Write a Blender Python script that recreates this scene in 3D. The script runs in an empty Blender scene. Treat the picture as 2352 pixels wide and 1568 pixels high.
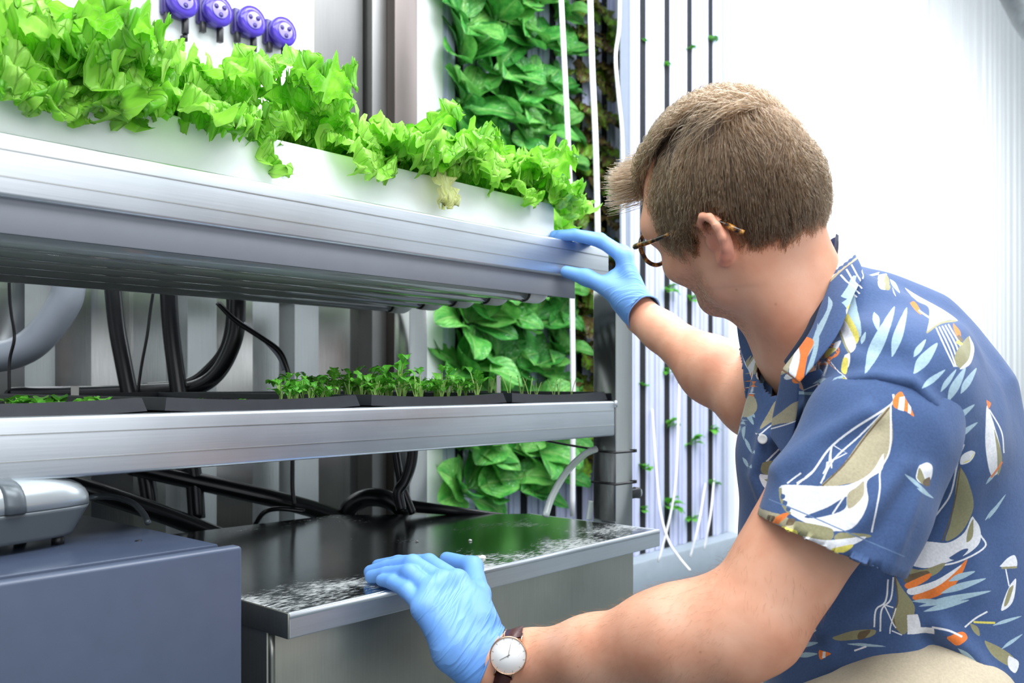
import bpy, bmesh, math, random
import numpy as np
from mathutils import Vector, Matrix, noise
from mathutils.bvhtree import BVHTree
SC = bpy.context.scene
COL = SC.collection
# ---------------------------------------------------------------- camera
CAMZ = 0.70
FPX = 2085.0
CA, SA = math.cos(math.radians(41.3)), math.sin(math.radians(41.3))
FW = np.array([CA, SA, 0.0]); RT = np.array([SA, -CA, 0.0]); UP = np.array([0, 0, 1.0])
CAM = np.array([0, 0, CAMZ])
camd = bpy.data.cameras.new('camera'); cam = bpy.data.objects.new('camera', camd); COL.objects.link(cam)
cam.location = (0, 0, CAMZ)
cam.rotation_euler = (math.radians(90), 0, math.atan2(FW[1], FW[0]) - math.pi / 2)
camd.sensor_width = 36.0; camd.lens = 36.0 * FPX / 2352.0; camd.shift_y = 94 / 2352.0
camd.clip_start = 0.02; camd.clip_end = 60
camd.dof.use_dof = True; camd.dof.focus_distance = 1.12; camd.dof.aperture_fstop = 7.1
SC.camera = cam
# ---------------------------------------------------------------- light
w = bpy.data.worlds.new('world'); SC.world = w; w.use_nodes = True
w.node_tree.nodes['Background'].inputs[0].default_value = (0.86, 0.93, 1.0, 1)
w.node_tree.nodes['Background'].inputs[1].default_value = 0.55
SC.view_settings.view_transform = 'Standard'; SC.view_settings.look = 'None'
SC.view_settings.exposure = 0.0; SC.view_settings.gamma = 1.0; SC.view_settings.use_curve_mapping = False
def area(name, loc, target, sx, sy, power, col=(1, 1, 1)):
    l = bpy.data.lights.new(name, 'AREA'); l.shape = 'RECTANGLE'; l.size = sx; l.size_y = sy; l.energy = power; l.color = col
    o = bpy.data.objects.new(name, l); COL.objects.link(o); o.location = loc
    d = Vector(target) - Vector(loc); o.rotation_euler = d.to_track_quat('-Z', 'Y').to_euler()
    return o
area('ceiling_light_aisle', (0.8, -0.25, 2.45), (0.9, 0.35, 0.3), 3.0, 0.7, 72, (0.93, 0.97, 1.0))
area('ceiling_light_rack', (0.75, 0.95, 2.35), (0.75, 0.95, 0), 2.4, 0.5, 30, (0.95, 0.98, 1.0))
area('ceiling_light_growing', (2.5, 0.8, 2.5), (2.5, 1.9, 0.7), 2.6, 0.6, 52, (0.90, 0.92, 1.0))
area('ceiling_light_far', (5.2, 0.3, 2.4), (5.4, 1.6, 0.9), 3.2, 0.8, 85, (0.95, 0.98, 1.0))
area('fill_light_front', (0.1, -1.35, 1.35), (0.75, 0.9, 0.85), 2.4, 1.3, 20, (0.97, 0.98, 1.0))  # added fill from behind the camera, brightens fronts facing the aisle
# ---------------------------------------------------------------- helpers
def P(px, py, d):
    return CAM + FW * d + RT * ((px - 1176) / FPX * d) + UP * ((878 - py) / FPX * d)
def onY(px, py, Y):
    t = (px - 1176) / FPX; k = FW + RT * t + UP * ((878 - py) / FPX); return CAM + k * (Y / k[1])
def onX(px, py, X):
    t = (px - 1176) / FPX; k = FW + RT * t + UP * ((878 - py) / FPX); return CAM + k * (X / k[0])
def onZ(px, py, Zr):
    t = (px - 1176) / FPX; k = FW + RT * t + UP * ((878 - py) / FPX); return CAM + k * (Zr / k[2])
def lin(c):
    c = [x / 255.0 for x in c]
    return tuple(x / 12.92 if x <= 0.04045 else ((x + 0.055) / 1.055) ** 2.4 for x in c) + (1.0,)
class NT:
    def __init__(s, name):
        s.m = bpy.data.materials.new(name); s.m.use_nodes = True; s.t = s.m.node_tree
        s.b = s.t.nodes['Principled BSDF']; s.out = s.t.nodes['Material Output']
    def n(s, typ, **kw):
        nd = s.t.nodes.new(typ)
        for k, v in kw.items():
            if k in nd.inputs: nd.inputs[k].default_value = v
            else: setattr(nd, k, v)
        return nd
    def l(s, a, b): s.t.links.new(a, b)
    def ramp(s, src, stops):
        r = s.t.nodes.new('ShaderNodeValToRGB'); e = r.color_ramp.elements
        e[0].position, e[0].color = stops[0]; e[1].position, e[1].color = stops[-1]
        for p_, c_ in stops[1:-1]:
            x = e.new(p_); x.color = c_
        s.l(src, r.inputs[0]); return r
    def coord(s, scale=(1, 1, 1), kind='Object'):
        tc = s.n('ShaderNodeTexCoord'); mp = s.n('ShaderNodeMapping'); mp.inputs['Scale'].default_value = scale
        s.l(tc.outputs[kind], mp.inputs[0]); return mp.outputs[0]
    def bump(s, h, strength=0.2, dist=0.002):
        b = s.n('ShaderNodeBump'); b.inputs['Strength'].default_value = strength; b.inputs['Distance'].default_value = dist
        s.l(h, b.inputs['Height']); s.l(b.outputs[0], s.b.inputs['Normal']); return b
def plain(name, col, rough=0.5, metal=0.0, var=0.06, scale=30, bump=0.0, spec=0.5, aniso=(1, 1, 1), coat=0):
    m = NT(name); c = lin(col)
    nz = m.n('ShaderNodeTexNoise', Scale=scale, Detail=4.0); m.l(m.coord(aniso), nz.inputs['Vector'])
    lo = tuple(x * (1 - var) for x in c[:3]) + (1,); hi = tuple(min(1, x * (1 + var)) for x in c[:3]) + (1,)
    r = m.ramp(nz.outputs[0], [(0.3, lo), (0.7, hi)]); m.l(r.outputs[0], m.b.inputs['Base Color'])
    m.b.inputs['Roughness'].default_value = rough; m.b.inputs['Metallic'].default_value = metal
    m.b.inputs['Specular IOR Level'].default_value = spec; m.b.inputs['Coat Weight'].default_value = coat
    if bump: m.bump(nz.outputs[0], bump)
    return m.m
def metal(name, col, r0=0.25, r1=0.45, along=(1.5, 60, 60), scratch=0.25, speck=0.0, grime=0.0, bumpk=0.04):
    """brushed or rolled aluminium; grain runs along the axis with the small scale"""
    m = NT(name); c = lin(col)
    v = m.coord(along); nz = m.n('ShaderNodeTexNoise', Scale=6.0, Detail=6.0); m.l(v, nz.inputs['Vector'])
    bl = m.n('ShaderNodeTexNoise', Scale=5.0, Detail=5.0); m.l(m.coord(), bl.inputs['Vector'])
    mx = m.n('ShaderNodeMix', data_type='RGBA'); mx.inputs[0].default_value = scratch
    r1_ = m.ramp(nz.outputs[0], [(0.3, tuple(x * 0.75 for x in c[:3]) + (1,)), (0.7, c)])
    r2_ = m.ramp(bl.outputs[0], [(0.3, tuple(x * (0.85 - grime) for x in c[:3]) + (1,)), (0.65, c)])
    m.l(r2_.outputs[0], mx.inputs[6]); m.l(r1_.outputs[0], mx.inputs[7])
    src = mx.outputs[2]
    rr = m.n('ShaderNodeMapRange'); rr.inputs[3].default_value = r0; rr.inputs[4].default_value = r1; m.l(bl.outputs[0], rr.inputs[0])
    m.b.inputs['Metallic'].default_value = 1.0
    if speck:
        sp = m.n('ShaderNodeTexNoise', Scale=140.0, Detail=5.0, Roughness=0.7); m.l(m.coord((0.5, 1.6, 1)), sp.inputs['Vector'])
        big = m.n('ShaderNodeTexNoise', Scale=7.0, Detail=3.0); m.l(m.coord(), big.inputs['Vector'])
        ad = m.n('ShaderNodeMath', operation='ADD'); m.l(sp.outputs[0], ad.inputs[0]); m.l(big.outputs[0], ad.inputs[1])
        geo = m.n('ShaderNodeNewGeometry'); sx = m.n('ShaderNodeSeparateXYZ'); m.l(geo.outputs['Position'], sx.inputs[0])
        fr = m.n('ShaderNodeMapRange'); fr.inputs[1].default_value = 0.90; fr.inputs[2].default_value = 0.99; fr.inputs[3].default_value = 0.23; fr.inputs[4].default_value = -0.05; m.l(sx.outputs[1], fr.inputs[0])
        a2 = m.n('ShaderNodeMath', operation='ADD'); m.l(ad.outputs[0], a2.inputs[0]); m.l(fr.outputs[0], a2.inputs[1])
        msk = m.ramp(a2.outputs[0], [(1.14 / 2, (0, 0, 0, 1)), (1.34 / 2, (0.8, 0.8, 0.8, 1))])
        a2_ = m.n('ShaderNodeMath', operation='MULTIPLY'); a2_.inputs[1].default_value = 0.5; m.l(a2.outputs[0], a2_.inputs[0])
        m.t.links.remove(msk.inputs[0].links[0]); m.l(a2_.outputs[0], msk.inputs[0])
        m2 = m.n('ShaderNodeMix', data_type='RGBA'); m2.inputs[7].default_value = lin((205, 208, 206))
        m.l(msk.outputs[0], m2.inputs[0]); m.l(src, m2.inputs[6]); src = m2.outputs[2]
        mm = m.n('ShaderNodeMath', operation='SUBTRACT'); mm.inputs[0].default_value = 1.0; m.l(msk.outputs[0], mm.inputs[1]); m.l(mm.outputs[0], m.b.inputs['Metallic'])
        ra = m.n('ShaderNodeMath', operation='ADD'); m.l(rr.outputs[0], ra.inputs[0])
        mu = m.n('ShaderNodeMath', operation='MULTIPLY'); mu.inputs[1].default_value = 0.4; m.l(msk.outputs[0], mu.inputs[0]); m.l(mu.outputs[0], ra.inputs[1])
        m.l(ra.outputs[0], m.b.inputs['Roughness'])
    else: m.l(rr.outputs[0], m.b.inputs['Roughness'])
    m.l(src, m.b.inputs['Base Color'])
    m.bump(nz.outputs[0], bumpk)
    return m.m
M = {}
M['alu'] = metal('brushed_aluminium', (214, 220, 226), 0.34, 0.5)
M['alu_table'] = metal('worn_aluminium_top', (150, 158, 160), 0.10, 0.2, speck=0.62, bumpk=0.02)
M['alu_body'] = metal('dull_aluminium', (176, 178, 168), 0.32, 0.5, along=(60, 60, 2), grime=0.25)
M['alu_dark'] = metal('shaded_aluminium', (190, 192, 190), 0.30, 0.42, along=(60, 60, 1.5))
M['post'] = metal('rack_post_aluminium', (186, 188, 186), 0.12, 0.2, along=(60, 60, 1.5))
M['trim_metal'] = metal('trim_steel', (128, 128, 126), 0.4, 0.55, along=(40, 40, 2))
M['wall_metal'] = metal('galvanised_wall', (186, 188, 187), 0.13, 0.30, along=(40, 40, 2), grime=0.15)
M['white'] = plain('white_plastic', (240, 243, 243), 0.35, var=0.02)
M['white_wall'] = plain('white_wall_paint', (244, 247, 248), 0.5, var=0.015, scale=4)
M['tower'] = plain('white_tower_plastic', (198, 203, 230), 0.4, var=0.02)
M['foam'] = plain('black_foam', (15, 19, 25), 0.9, var=0.3, scale=120, bump=0.5)
M['black'] = plain('black_plastic', (20, 21, 24), 0.38, var=0.2, scale=60)
M['hose'] = plain('black_rubber_hose', (16, 17, 20), 0.25, var=0.2, scale=60)
M['tray'] = plain('black_tray_plastic', (34, 37, 43), 0.35, var=0.15, scale=60)
M['soil'] = plain('dark_potting_soil', (22, 19, 17), 0.95, var=0.5, scale=200, bump=0.9)
M['hood'] = plain('grey_painted_steel', (118, 122, 130), 0.4, var=0.03)
M['duct'] = plain('grey_duct', (96, 102, 104), 0.6, var=0.2)
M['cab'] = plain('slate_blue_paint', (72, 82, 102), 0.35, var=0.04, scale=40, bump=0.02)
M['cab_shaded'] = plain('slate_blue_paint_shaded', (60, 69, 88), 0.22, var=0.05, scale=40)  # same paint darkened: shade under the shelf is put into the colour
M['grey_pipe'] = plain('grey_conduit', (140, 147, 158), 0.32, var=0.04)
M['silver'] = plain('silver_plastic', (176, 184, 188), 0.28, metal=0.55, var=0.03)
M['silver_dark'] = plain('grey_plastic', (92, 99, 104), 0.32, metal=0.3, var=0.03)
M['plinth'] = plain('grey_plinth_paint', (158, 170, 180), 0.5, var=0.05)
M['floor'] = plain('grey_floor', (84, 94, 98), 0.45, var=0.15, scale=12, bump=0.05)
M['rod'] = plain('white_cord', (238, 238, 242), 0.4, var=0.02)
M['taupe'] = metal('column_steel', (104, 98, 94), 0.35, 0.5, along=(40, 40, 2))
M['paper'] = plain('white_plant_tag', (225, 225, 220), 0.6, var=0.03)
def glassy(name, col, rough=0.05, alpha=0.35):
    m = NT(name); m.b.inputs['Base Color'].default_value = lin(col); m.b.inputs['Roughness'].default_value = rough
    m.b.inputs['Transmission Weight'].default_value = alpha; m.b.inputs['IOR'].default_value = 1.45
    nz = m.n('ShaderNodeTexNoise', Scale=15.0); m.l(m.coord(), nz.inputs['Vector'])
    rr = m.n('ShaderNodeMapRange'); rr.inputs[3].default_value = rough * 0.8; rr.inputs[4].default_value = rough * 1.5 + 0.02
    m.l(nz.outputs[0], rr.inputs[0]); m.l(rr.outputs[0], m.b.inputs['Roughness'])
    return m.m
M['tube'] = glassy('clear_lamp_tube', (205, 212, 212), 0.06, 0.55)
M['clear'] = glassy('clear_hose', (225, 232, 230), 0.1, 0.5)
def thin_lens(name):
    m = NT(name); tr = m.n('ShaderNodeBsdfTransparent'); g = m.n('ShaderNodeBsdfGlossy'); g.inputs['Roughness'].default_value = 0.02; fz = m.n('ShaderNodeFresnel'); fz.inputs[0].default_value = 1.35
    ms = m.n('ShaderNodeMixShader'); m.l(fz.outputs[0], ms.inputs[0]); m.l(tr.outputs[0], ms.inputs[1]); m.l(g.outputs[0], ms.inputs[2]); m.l(ms.outputs[0], m.out.inputs[0]); return m.m
M['lens'] = thin_lens('clear_lens')
M['purple'] = glassy('purple_pump_cover', (92, 72, 200), 0.08, 0.35)
M['purple_mid'] = plain('violet_rotor', (150, 138, 232), 0.2, var=0.05)
M['purple_dark'] = plain('dark_purple_plastic', (52, 40, 110), 0.3, var=0.1)

def empty(name, loc, label, cat, group=None):
    o = bpy.data.objects.new(name, None); COL.objects.link(o); o.location = loc; o.empty_display_size = 0.03
    tag(o, label, cat, group); return o
def tag(o, label, cat, group=None):
    o['label'] = label; o['category'] = cat
    if group: o['group'] = group
    return o
def struct(o): o['kind'] = 'structure'; return o
def link(name, me, mat, parent=None, smooth=True):
    o = bpy.data.objects.new(name, me); COL.objects.link(o)
    if mat is not None and not me.materials: me.materials.append(mat)
    if smooth: me.shade_smooth()
    if parent is not None:
        o.parent = parent; q = parent
        while q is not None:
            o.location = Vector(o.location) - Vector(q.location) if q.type == 'EMPTY' else Vector(o.location)
            q = q.parent
        # vertices are in world coordinates; nested mesh parents keep the offset of their Empty already
        if parent.type != 'EMPTY': o.location = (0, 0, 0)
    return o
def mesh_from(name, v, f):
    me = bpy.data.meshes.new(name); me.from_pydata([tuple(x) for x in v], [], [tuple(x) for x in f]); me.update(); return me
def bm_obj(name, bm, mat, parent=None, smooth=False):
    me = bpy.data.meshes.new(name); bm.normal_update(); bm.to_mesh(me); bm.free()
    return link(name, me, mat, parent, smooth)
def add_box(bm, x0, x1, y0, y1, z0, z1, bevel=0.0, seg=2):
    r = bmesh.ops.create_cube(bm, size=1.0); vs = r['verts']
    for v in vs: v.co = Vector(((x0 + x1) / 2 + v.co.x * (x1 - x0), (y0 + y1) / 2 + v.co.y * (y1 - y0), (z0 + z1) / 2 + v.co.z * (z1 - z0)))
    if bevel:
        es = list({e for v in vs for e in v.link_edges})
        bmesh.ops.bevel(bm, geom=es, offset=bevel, segments=seg, profile=0.5, affect='EDGES')
def box(name, x0, x1, y0, y1, z0, z1, mat, parent=None, bevel=0.0015, seg=2):
    bm = bmesh.new(); add_box(bm, x0, x1, y0, y1, z0, z1, bevel, seg)
    o = bm_obj(name, bm, mat, parent)
    if bevel:
        for p in o.data.polygons: p.use_smooth = True
        o.data.set_sharp_from_angle(angle=0.6) if hasattr(o.data, 'set_sharp_from_angle') else None
    return o
def prism(name, poly, z0, z1, mat, parent=None, bevel=0.0):
    bm = bmesh.new(); b = [bm.verts.new((x, y, z0)) for x, y in poly]; t = [bm.verts.new((x, y, z1)) for x, y in poly]
    n = len(poly); bm.faces.new(b[::-1]); bm.faces.new(t)
    for i in range(n): bm.faces.new((b[i], b[(i + 1) % n], t[(i + 1) % n], t[i]))
    bmesh.ops.recalc_face_normals(bm, faces=bm.faces)
    if bevel: bmesh.ops.bevel(bm, geom=list(bm.edges), offset=bevel, segments=2, profile=0.5, affect='EDGES')
    return bm_obj(name, bm, mat, parent)
def spline(pts, n=8):
    pts = [np.array(p, float) for p in pts]; q = [2 * pts[0] - pts[1]] + pts + [2 * pts[-1] - pts[-2]]; out = []
    for i in range(1, len(q) - 2):
        a, b, c, d = q[i - 1:i + 3]
        for k in range(n):
            t = k / n; out.append(0.5 * (2 * b + (c - a) * t + (2 * a - 5 * b + 4 * c - d) * t * t + (3 * b - a - 3 * c + d) * t ** 3))
    out.append(q[-2]); return out
def tube_geo(pts, r, seg=12, n=8, cap=True):
    c = spline(pts, n) if len(pts) > 2 else [np.array(p, float) for p in pts]
    N = len(c); rr = np.interp(np.linspace(0, 1, N), np.linspace(0, 1, len(r)), r) if hasattr(r, '__len__') else [r] * N
    v = []; f = []; up = np.array([0.13, 0.21, 0.97]); prev = None
    for i in range(N):
        tg = c[min(i + 1, N - 1)] - c[max(i - 1, 0)]; tg = tg / (np.linalg.norm(tg) + 1e-12)
        if prev is None:
            prev = np.cross(tg, up)
            if np.linalg.norm(prev) < 1e-3: prev = np.cross(tg, [1, 0, 0])
        a = prev - tg * np.dot(prev, tg); a /= np.linalg.norm(a); prev = a; b = np.cross(tg, a)
        for k in range(seg):
            th = 2 * math.pi * k / seg; v.append(c[i] + (a * math.cos(th) + b * math.sin(th)) * rr[i])
    for i in range(N - 1):
        for k in range(seg): f.append((i * seg + k, i * seg + (k + 1) % seg, (i + 1) * seg + (k + 1) % seg, (i + 1) * seg + k))
    if cap: f.append(tuple(range(seg))[::-1]); f.append(tuple(range((N - 1) * seg, N * seg)))
    return v, f
def tube(name, pts, r, mat, parent=None, seg=12, n=8):
    v, f = tube_geo(pts, r, seg, n); return link(name, mesh_from(name, v, f), mat, parent, True)
def lathe(name, prof, origin, axis, mat, parent=None, seg=28):
    ax = Vector(axis).normalized(); q = ax.to_track_quat('Z', 'Y').to_matrix(); v = []; f = []
    for r, h in prof:
        for k in range(seg):
            th = 2 * math.pi * k / seg; v.append(Vector(origin) + q @ Vector((r * math.cos(th), r * math.sin(th), h)))
    for i in range(len(prof) - 1):
        for k in range(seg): f.append((i * seg + k, i * seg + (k + 1) % seg, (i + 1) * seg + (k + 1) % seg, (i + 1) * seg + k))
    f.append(tuple(range(seg))[::-1]); f.append(tuple(range((len(prof) - 1) * seg, len(prof) * seg)))
    return link(name, mesh_from(name, v, f), mat, parent, True)
def zr(v): return CAMZ + v
# ================================================================ implicit-surface modeller (bodies, gloves, cloth)
class Field:
    def __init__(s, lo, hi, h):
        s.lo = np.array(lo, float); s.h = h; s.n = np.ceil((np.array(hi) - s.lo) / h).astype(int) + 1
        s.F = np.full(s.n, 0.06, np.float32)
    def sub(s, a, b, pad):
        i0 = np.clip(np.floor((a - pad - s.lo) / s.h).astype(int), 0, s.n); i1 = np.clip(np.ceil((b + pad - s.lo) / s.h).astype(int) + 1, 0, s.n)
        if np.any(i1 <= i0): return None
        g = [(s.lo[k] + s.h * np.arange(i0[k], i1[k])).astype(np.float32) for k in range(3)]
        return (slice(i0[0], i1[0]), slice(i0[1], i1[1]), slice(i0[2], i1[2])), g
    def put(s, d, sl, k, op):
        A = s.F[sl]
        if op == 'add':
            if k > 0: hh = np.clip(0.5 + 0.5 * (d - A) / k, 0, 1); s.F[sl] = d * (1 - hh) + A * hh - k * hh * (1 - hh)
            else: s.F[sl] = np.minimum(A, d)
        else:
            if k > 0: hh = np.clip(0.5 - 0.5 * (A + d) / k, 0, 1); s.F[sl] = A * (1 - hh) + (-d) * hh + k * hh * (1 - hh)
            else: s.F[sl] = np.maximum(A, -d)
    def cone(s, a, b, ra, rb, k=0.01, op='add', flat=None):
        """round cone; flat=(axis, f) squeezes thickness along a direction by f"""
        a = np.array(a, float); b = np.array(b, float); R = max(ra, rb)
        r = s.sub(np.minimum(a, b) - R, np.maximum(a, b) + R, k + 0.012)
        if r is None: return
        sl, g = r; d = b - a; L2 = float(d @ d) + 1e-12
        X = g[0][:, None, None] - a[0]; Y = g[1][None, :, None] - a[1]; Z = g[2][None, None, :] - a[2]
        t = np.clip((X * d[0] + Y * d[1] + Z * d[2]) / L2, 0, 1)
        qx = X - t * d[0]; qy = Y - t * d[1]; qz = Z - t * d[2]; q = qx * qx + qy * qy + qz * qz
        if flat is not None:
            n = np.array(flat[0], float); n /= np.linalg.norm(n); w_ = qx * n[0] + qy * n[1] + qz * n[2]; q = q + w_ * w_ * (1 / flat[1] ** 2 - 1)
        s.put((np.sqrt(q) - (ra + (rb - ra) * t)).astype(np.float32), sl, k, op)
    def ell(s, c, rad, k=0.01, op='add', R=None):
        c = np.array(c, float); rad = np.array(rad, float); R = np.eye(3) if R is None else np.array(R)
        e = np.sqrt(((R * rad) ** 2).sum(1)); r = s.sub(c - e, c + e, k + 0.012)
        if r is None: return
        sl, g = r; X = g[0][:, None, None] - c[0]; Y = g[1][None, :, None] - c[1]; Z = g[2][None, None, :] - c[2]
        q0 = 0; q1 = 0
        for i in range(3):
            l = X * R[0, i] + Y * R[1, i] + Z * R[2, i]; q0 = q0 + (l / rad[i]) ** 2; q1 = q1 + (l / rad[i] ** 2) ** 2
        k0 = np.sqrt(q0); k1 = np.sqrt(q1) + 1e-6
        s.put((k0 * (k0 - 1) / k1).astype(np.float32), sl, k, op)
    def half(s, p, n):
        """keep the side the normal points away from"""
        n = np.array(n, float); n /= np.linalg.norm(n); p = np.array(p, float); g = [s.lo[k] + s.h * np.arange(s.n[k]) for k in range(3)]
        d = (g[0][:, None, None] - p[0]) * n[0] + (g[1][None, :, None] - p[1]) * n[1] + (g[2][None, None, :] - p[2]) * n[2]
        s.F = np.maximum(s.F, d.astype(np.float32))
    def mesh(s, smooth=2):
        F = s.F; ins = F < 0; n = s.n; h = s.h
        c = np.zeros(n - 1, np.uint8)
        for dx in (0, 1):
            for dy in (0, 1):
                for dz in (0, 1): c += ins[dx:n[0] - 1 + dx, dy:n[1] - 1 + dy, dz:n[2] - 1 + dz]
        cells = np.argwhere((c > 0) & (c < 8)); ids = np.full(n - 1, -1, np.int32); ids[tuple(cells.T)] = np.arange(len(cells))
        acc = np.zeros((len(cells), 3)); cnt = np.zeros(len(cells))
        cor = [(0, 0, 0), (1, 0, 0), (0, 1, 0), (1, 1, 0), (0, 0, 1), (1, 0, 1), (0, 1, 1), (1, 1, 1)]
        val = [F[cells[:, 0] + a, cells[:, 1] + b, cells[:, 2] + e] for a, b, e in cor]
        for i, j in ((0, 1), (2, 3), (4, 5), (6, 7), (0, 2), (1, 3), (4, 6), (5, 7), (0, 4), (1, 5), (2, 6), (3, 7)):
            m = (val[i] < 0) != (val[j] < 0); t = np.where(m, val[i] / (val[i] - val[j] + 1e-12), 0)
            p = np.array(cor[i]) + t[:, None] * (np.array(cor[j]) - np.array(cor[i])); acc += p * m[:, None]; cnt += m
        V = s.lo + h * (cells + acc / cnt[:, None]); quads = []
        for ax in range(3):
            A = [slice(None)] * 3; B = [slice(None)] * 3; A[ax] = slice(0, -1); B[ax] = slice(1, None)
            a_ = ins[tuple(A)]; b_ = ins[tuple(B)]; o1, o2 = (ax + 1) % 3, (ax + 2) % 3
            for flip, m in ((False, a_ & ~b_), (True, ~a_ & b_)):
                e = np.argwhere(m); e = e[(e[:, o1] > 0) & (e[:, o2] > 0) & (e[:, o1] < n[o1] - 1) & (e[:, o2] < n[o2] - 1)]
                if not len(e): continue
                def at(u, v):
                    k = e.copy(); k[:, o1] += u; k[:, o2] += v; return ids[tuple(k.T)]
                q = np.stack([at(-1, -1), at(0, -1), at(0, 0), at(-1, 0)], 1); quads.append(q[:, ::-1] if flip else q)
        Q = np.concatenate(quads)
        for _ in range(smooth):
            S = np.zeros_like(V); C = np.zeros(len(V))
            for k in range(4):
                a, b = Q[:, k], Q[:, (k + 1) % 4]; np.add.at(S, a, V[b]); np.add.at(C, a, 1); np.add.at(S, b, V[a]); np.add.at(C, b, 1)
            V = V * 0.5 + 0.5 * S / np.maximum(C, 1)[:, None]
        return V, Q
def np_mesh(name, V, Q):
    me = bpy.data.meshes.new(name); k = Q.shape[1]
    me.vertices.add(len(V)); me.vertices.foreach_set('co', np.ascontiguousarray(V, np.float32).ravel())
    me.loops.add(len(Q) * k); me.loops.foreach_set('vertex_index', np.ascontiguousarray(Q, np.int32).ravel())
    me.polygons.add(len(Q)); me.polygons.foreach_set('loop_start', np.arange(0, len(Q) * k, k, dtype=np.int32))
    me.update(calc_edges=True); me.validate(); me.shade_smooth(); return me
def proj(V):
    D = np.asarray(V) - CAM; f = D @ FW; return 1176 + FPX * (D @ RT) / f, 878 - FPX * (D @ UP) / f, f
def nrm(v): v = np.array(v, float); return v / np.linalg.norm(v)
# ================================================================ setting
struct(box('floor', -2, 9, -1.6, 2.3, -0.05, 0.0, M['floor'], bevel=0))
# corrugated container wall behind the rack
def corrugated(name, x0, x1, Y, z0, z1, mat, per=0.278, dep=0.036, off=0.0, parent=None):
    v = []; f = []; x = x0 + off - per; pts = []
    while x < x1 + per:
        pts += [(x, Y), (x + 0.07, Y), (x + 0.139, Y + dep), (x + 0.209, Y + dep)]; x += per
    pts = [p for p in pts if x0 <= p[0] <= x1]
    for a, b in pts: v += [(a, b, z0), (a, b, z1)]
    n = len(pts)
    for i in range(n - 1): f.append((2 * i, 2 * i + 2, 2 * i + 3, 2 * i + 1))
    k = len(v)
    for a, b in ((pts[0][0], Y + dep + 0.05), (pts[-1][0], Y + dep + 0.05)): v += [(a, b, z0), (a, b, z1)]
    f.append((k, k + 1, k + 3, k + 2)); f.append((0, 1, k + 1, k)); f.append((2 * n - 2, 2 * n - 1, k + 3, k + 2))
    return link(name, mesh_from(name, v, f), mat, parent, False)
struct(corrugated('wall_left', -1.2, 1.52, 1.80, 0, 2.6, M['wall_metal'], off=0.134))
struct(box('wall_rear', 1.52, 9, 2.18, 2.26, 0, 2.6, M['white_wall'], bevel=0))
# steel corner column between wall and growing bay
c0 = onY(858, 0, 1.74)[0]; c1 = onY(945, 0, 1.74)[0]; cm = onY(892, 0, 1.74)[0]
t1 = struct(box('trim_1', c0, cm, 1.745, 2.18, 0, 2.6, M['trim_metal'], bevel=0.003))
struct(box('trim_2', cm, c1, 1.715, 2.18, 0, 2.6, M['taupe'], bevel=0.004))
struct(box('trim_3', 1.300, c0 - 0.010, 1.768, 1.798, zr(0.2), 2.6, M['trim_metal'], bevel=0.003))
# far white wall with shallow ribs, right of the towers
def ribbed(name, x0, x1, Y, z0, z1, mat):
    rnd = random.Random(5); v = []; f = []; x = x0; pts = [(x0, Y)]
    while x < x1:
        wd = rnd.uniform(0.10, 0.24); d = rnd.uniform(0.012, 0.03)
        pts += [(x + wd * 0.6, Y), (x + wd * 0.66, Y + d), (x + wd * 0.94, Y + d), (x + wd, Y)]; x += wd
    for a, b in pts: v += [(a, b, z0), (a, b, z1)]
    n = len(pts)
    for i in range(n - 1): f.append((2 * i, 2 * i + 2, 2 * i + 3, 2 * i + 1))
    k = len(v)
    for a in (pts[0][0], pts[-1][0]): v += [(a, Y + 0.1, z0), (a, Y + 0.1, z1)]
    f.append((k, k + 1, k + 3, k + 2)); f.append((0, 1, k + 1, k)); f.append((2 * n - 2, 2 * n - 1, k + 3, k + 2))
    return link(name, mesh_from(name, v, f), mat, None, False)
struct(ribbed('wall_back', 3.262, 8.9, 1.70, 0.0, 4.6, M['white_wall']))
struct(box('baseboard_back', 3.262, 8.9, 1.50, 1.70, 0.0, 0.075, M['plinth'], bevel=0.004))
struct(box('wall_end', 8.9, 9.0, -1.6, 2.26, 0, 4.6, M['white_wall'], bevel=0))
struct(box('wall_right', 2.6, 9.0, -1.6, -1.5, 0, 2.6, M['white_wall'], bevel=0))

# ================================================================ grow towers
def tower(name, X, Yf, z0, z1, label, group, wd=0.146, dp=0.10):
    t = empty(name, (X, Yf, z0), label, 'tower', group)
    s = 0.0185  # half slot
    bm = bmesh.new()
    add_box(bm, X - wd / 2, X - s, Yf, Yf + 0.012, z0, z1, 0.003); add_box(bm, X + s, X + wd / 2, Yf, Yf + 0.012, z0, z1, 0.003)
    add_box(bm, X - wd / 2, X - wd / 2 + 0.006, Yf + 0.012, Yf + dp, z0, z1); add_box(bm, X + wd / 2 - 0.006, X + wd / 2, Yf + 0.012, Yf + dp, z0, z1)
    add_box(bm, X - wd / 2 + 0.006, X + wd / 2 - 0.006, Yf + dp - 0.006, Yf + dp, z0, z1)
    # shallow ridges beside the slot
    for q in (-0.047, 0.047): add_box(bm, X + q - 0.010, X + q + 0.010, Yf - 0.005, Yf + 0.001, z0, z1, 0.002)
    bm_obj('housing', bm, M['tower'], t)
    box('foam_insert', X - s + 0.0002, X + s - 0.0002, Yf + 0.0015, Yf + dp - 0.0065, z0 + 0.002, z1 - 0.01, M['foam'], t, bevel=0)
    return t
ROWA_Y, ROWB_Y, SP = 1.72, 2.00, 0.156
rowA = [2.640 + 0.1565 * k for k in range(4)]
ordn = ['first', 'second', 'third', 'fourth', 'fifth', 'sixth', 'seventh', 'eighth']
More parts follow.
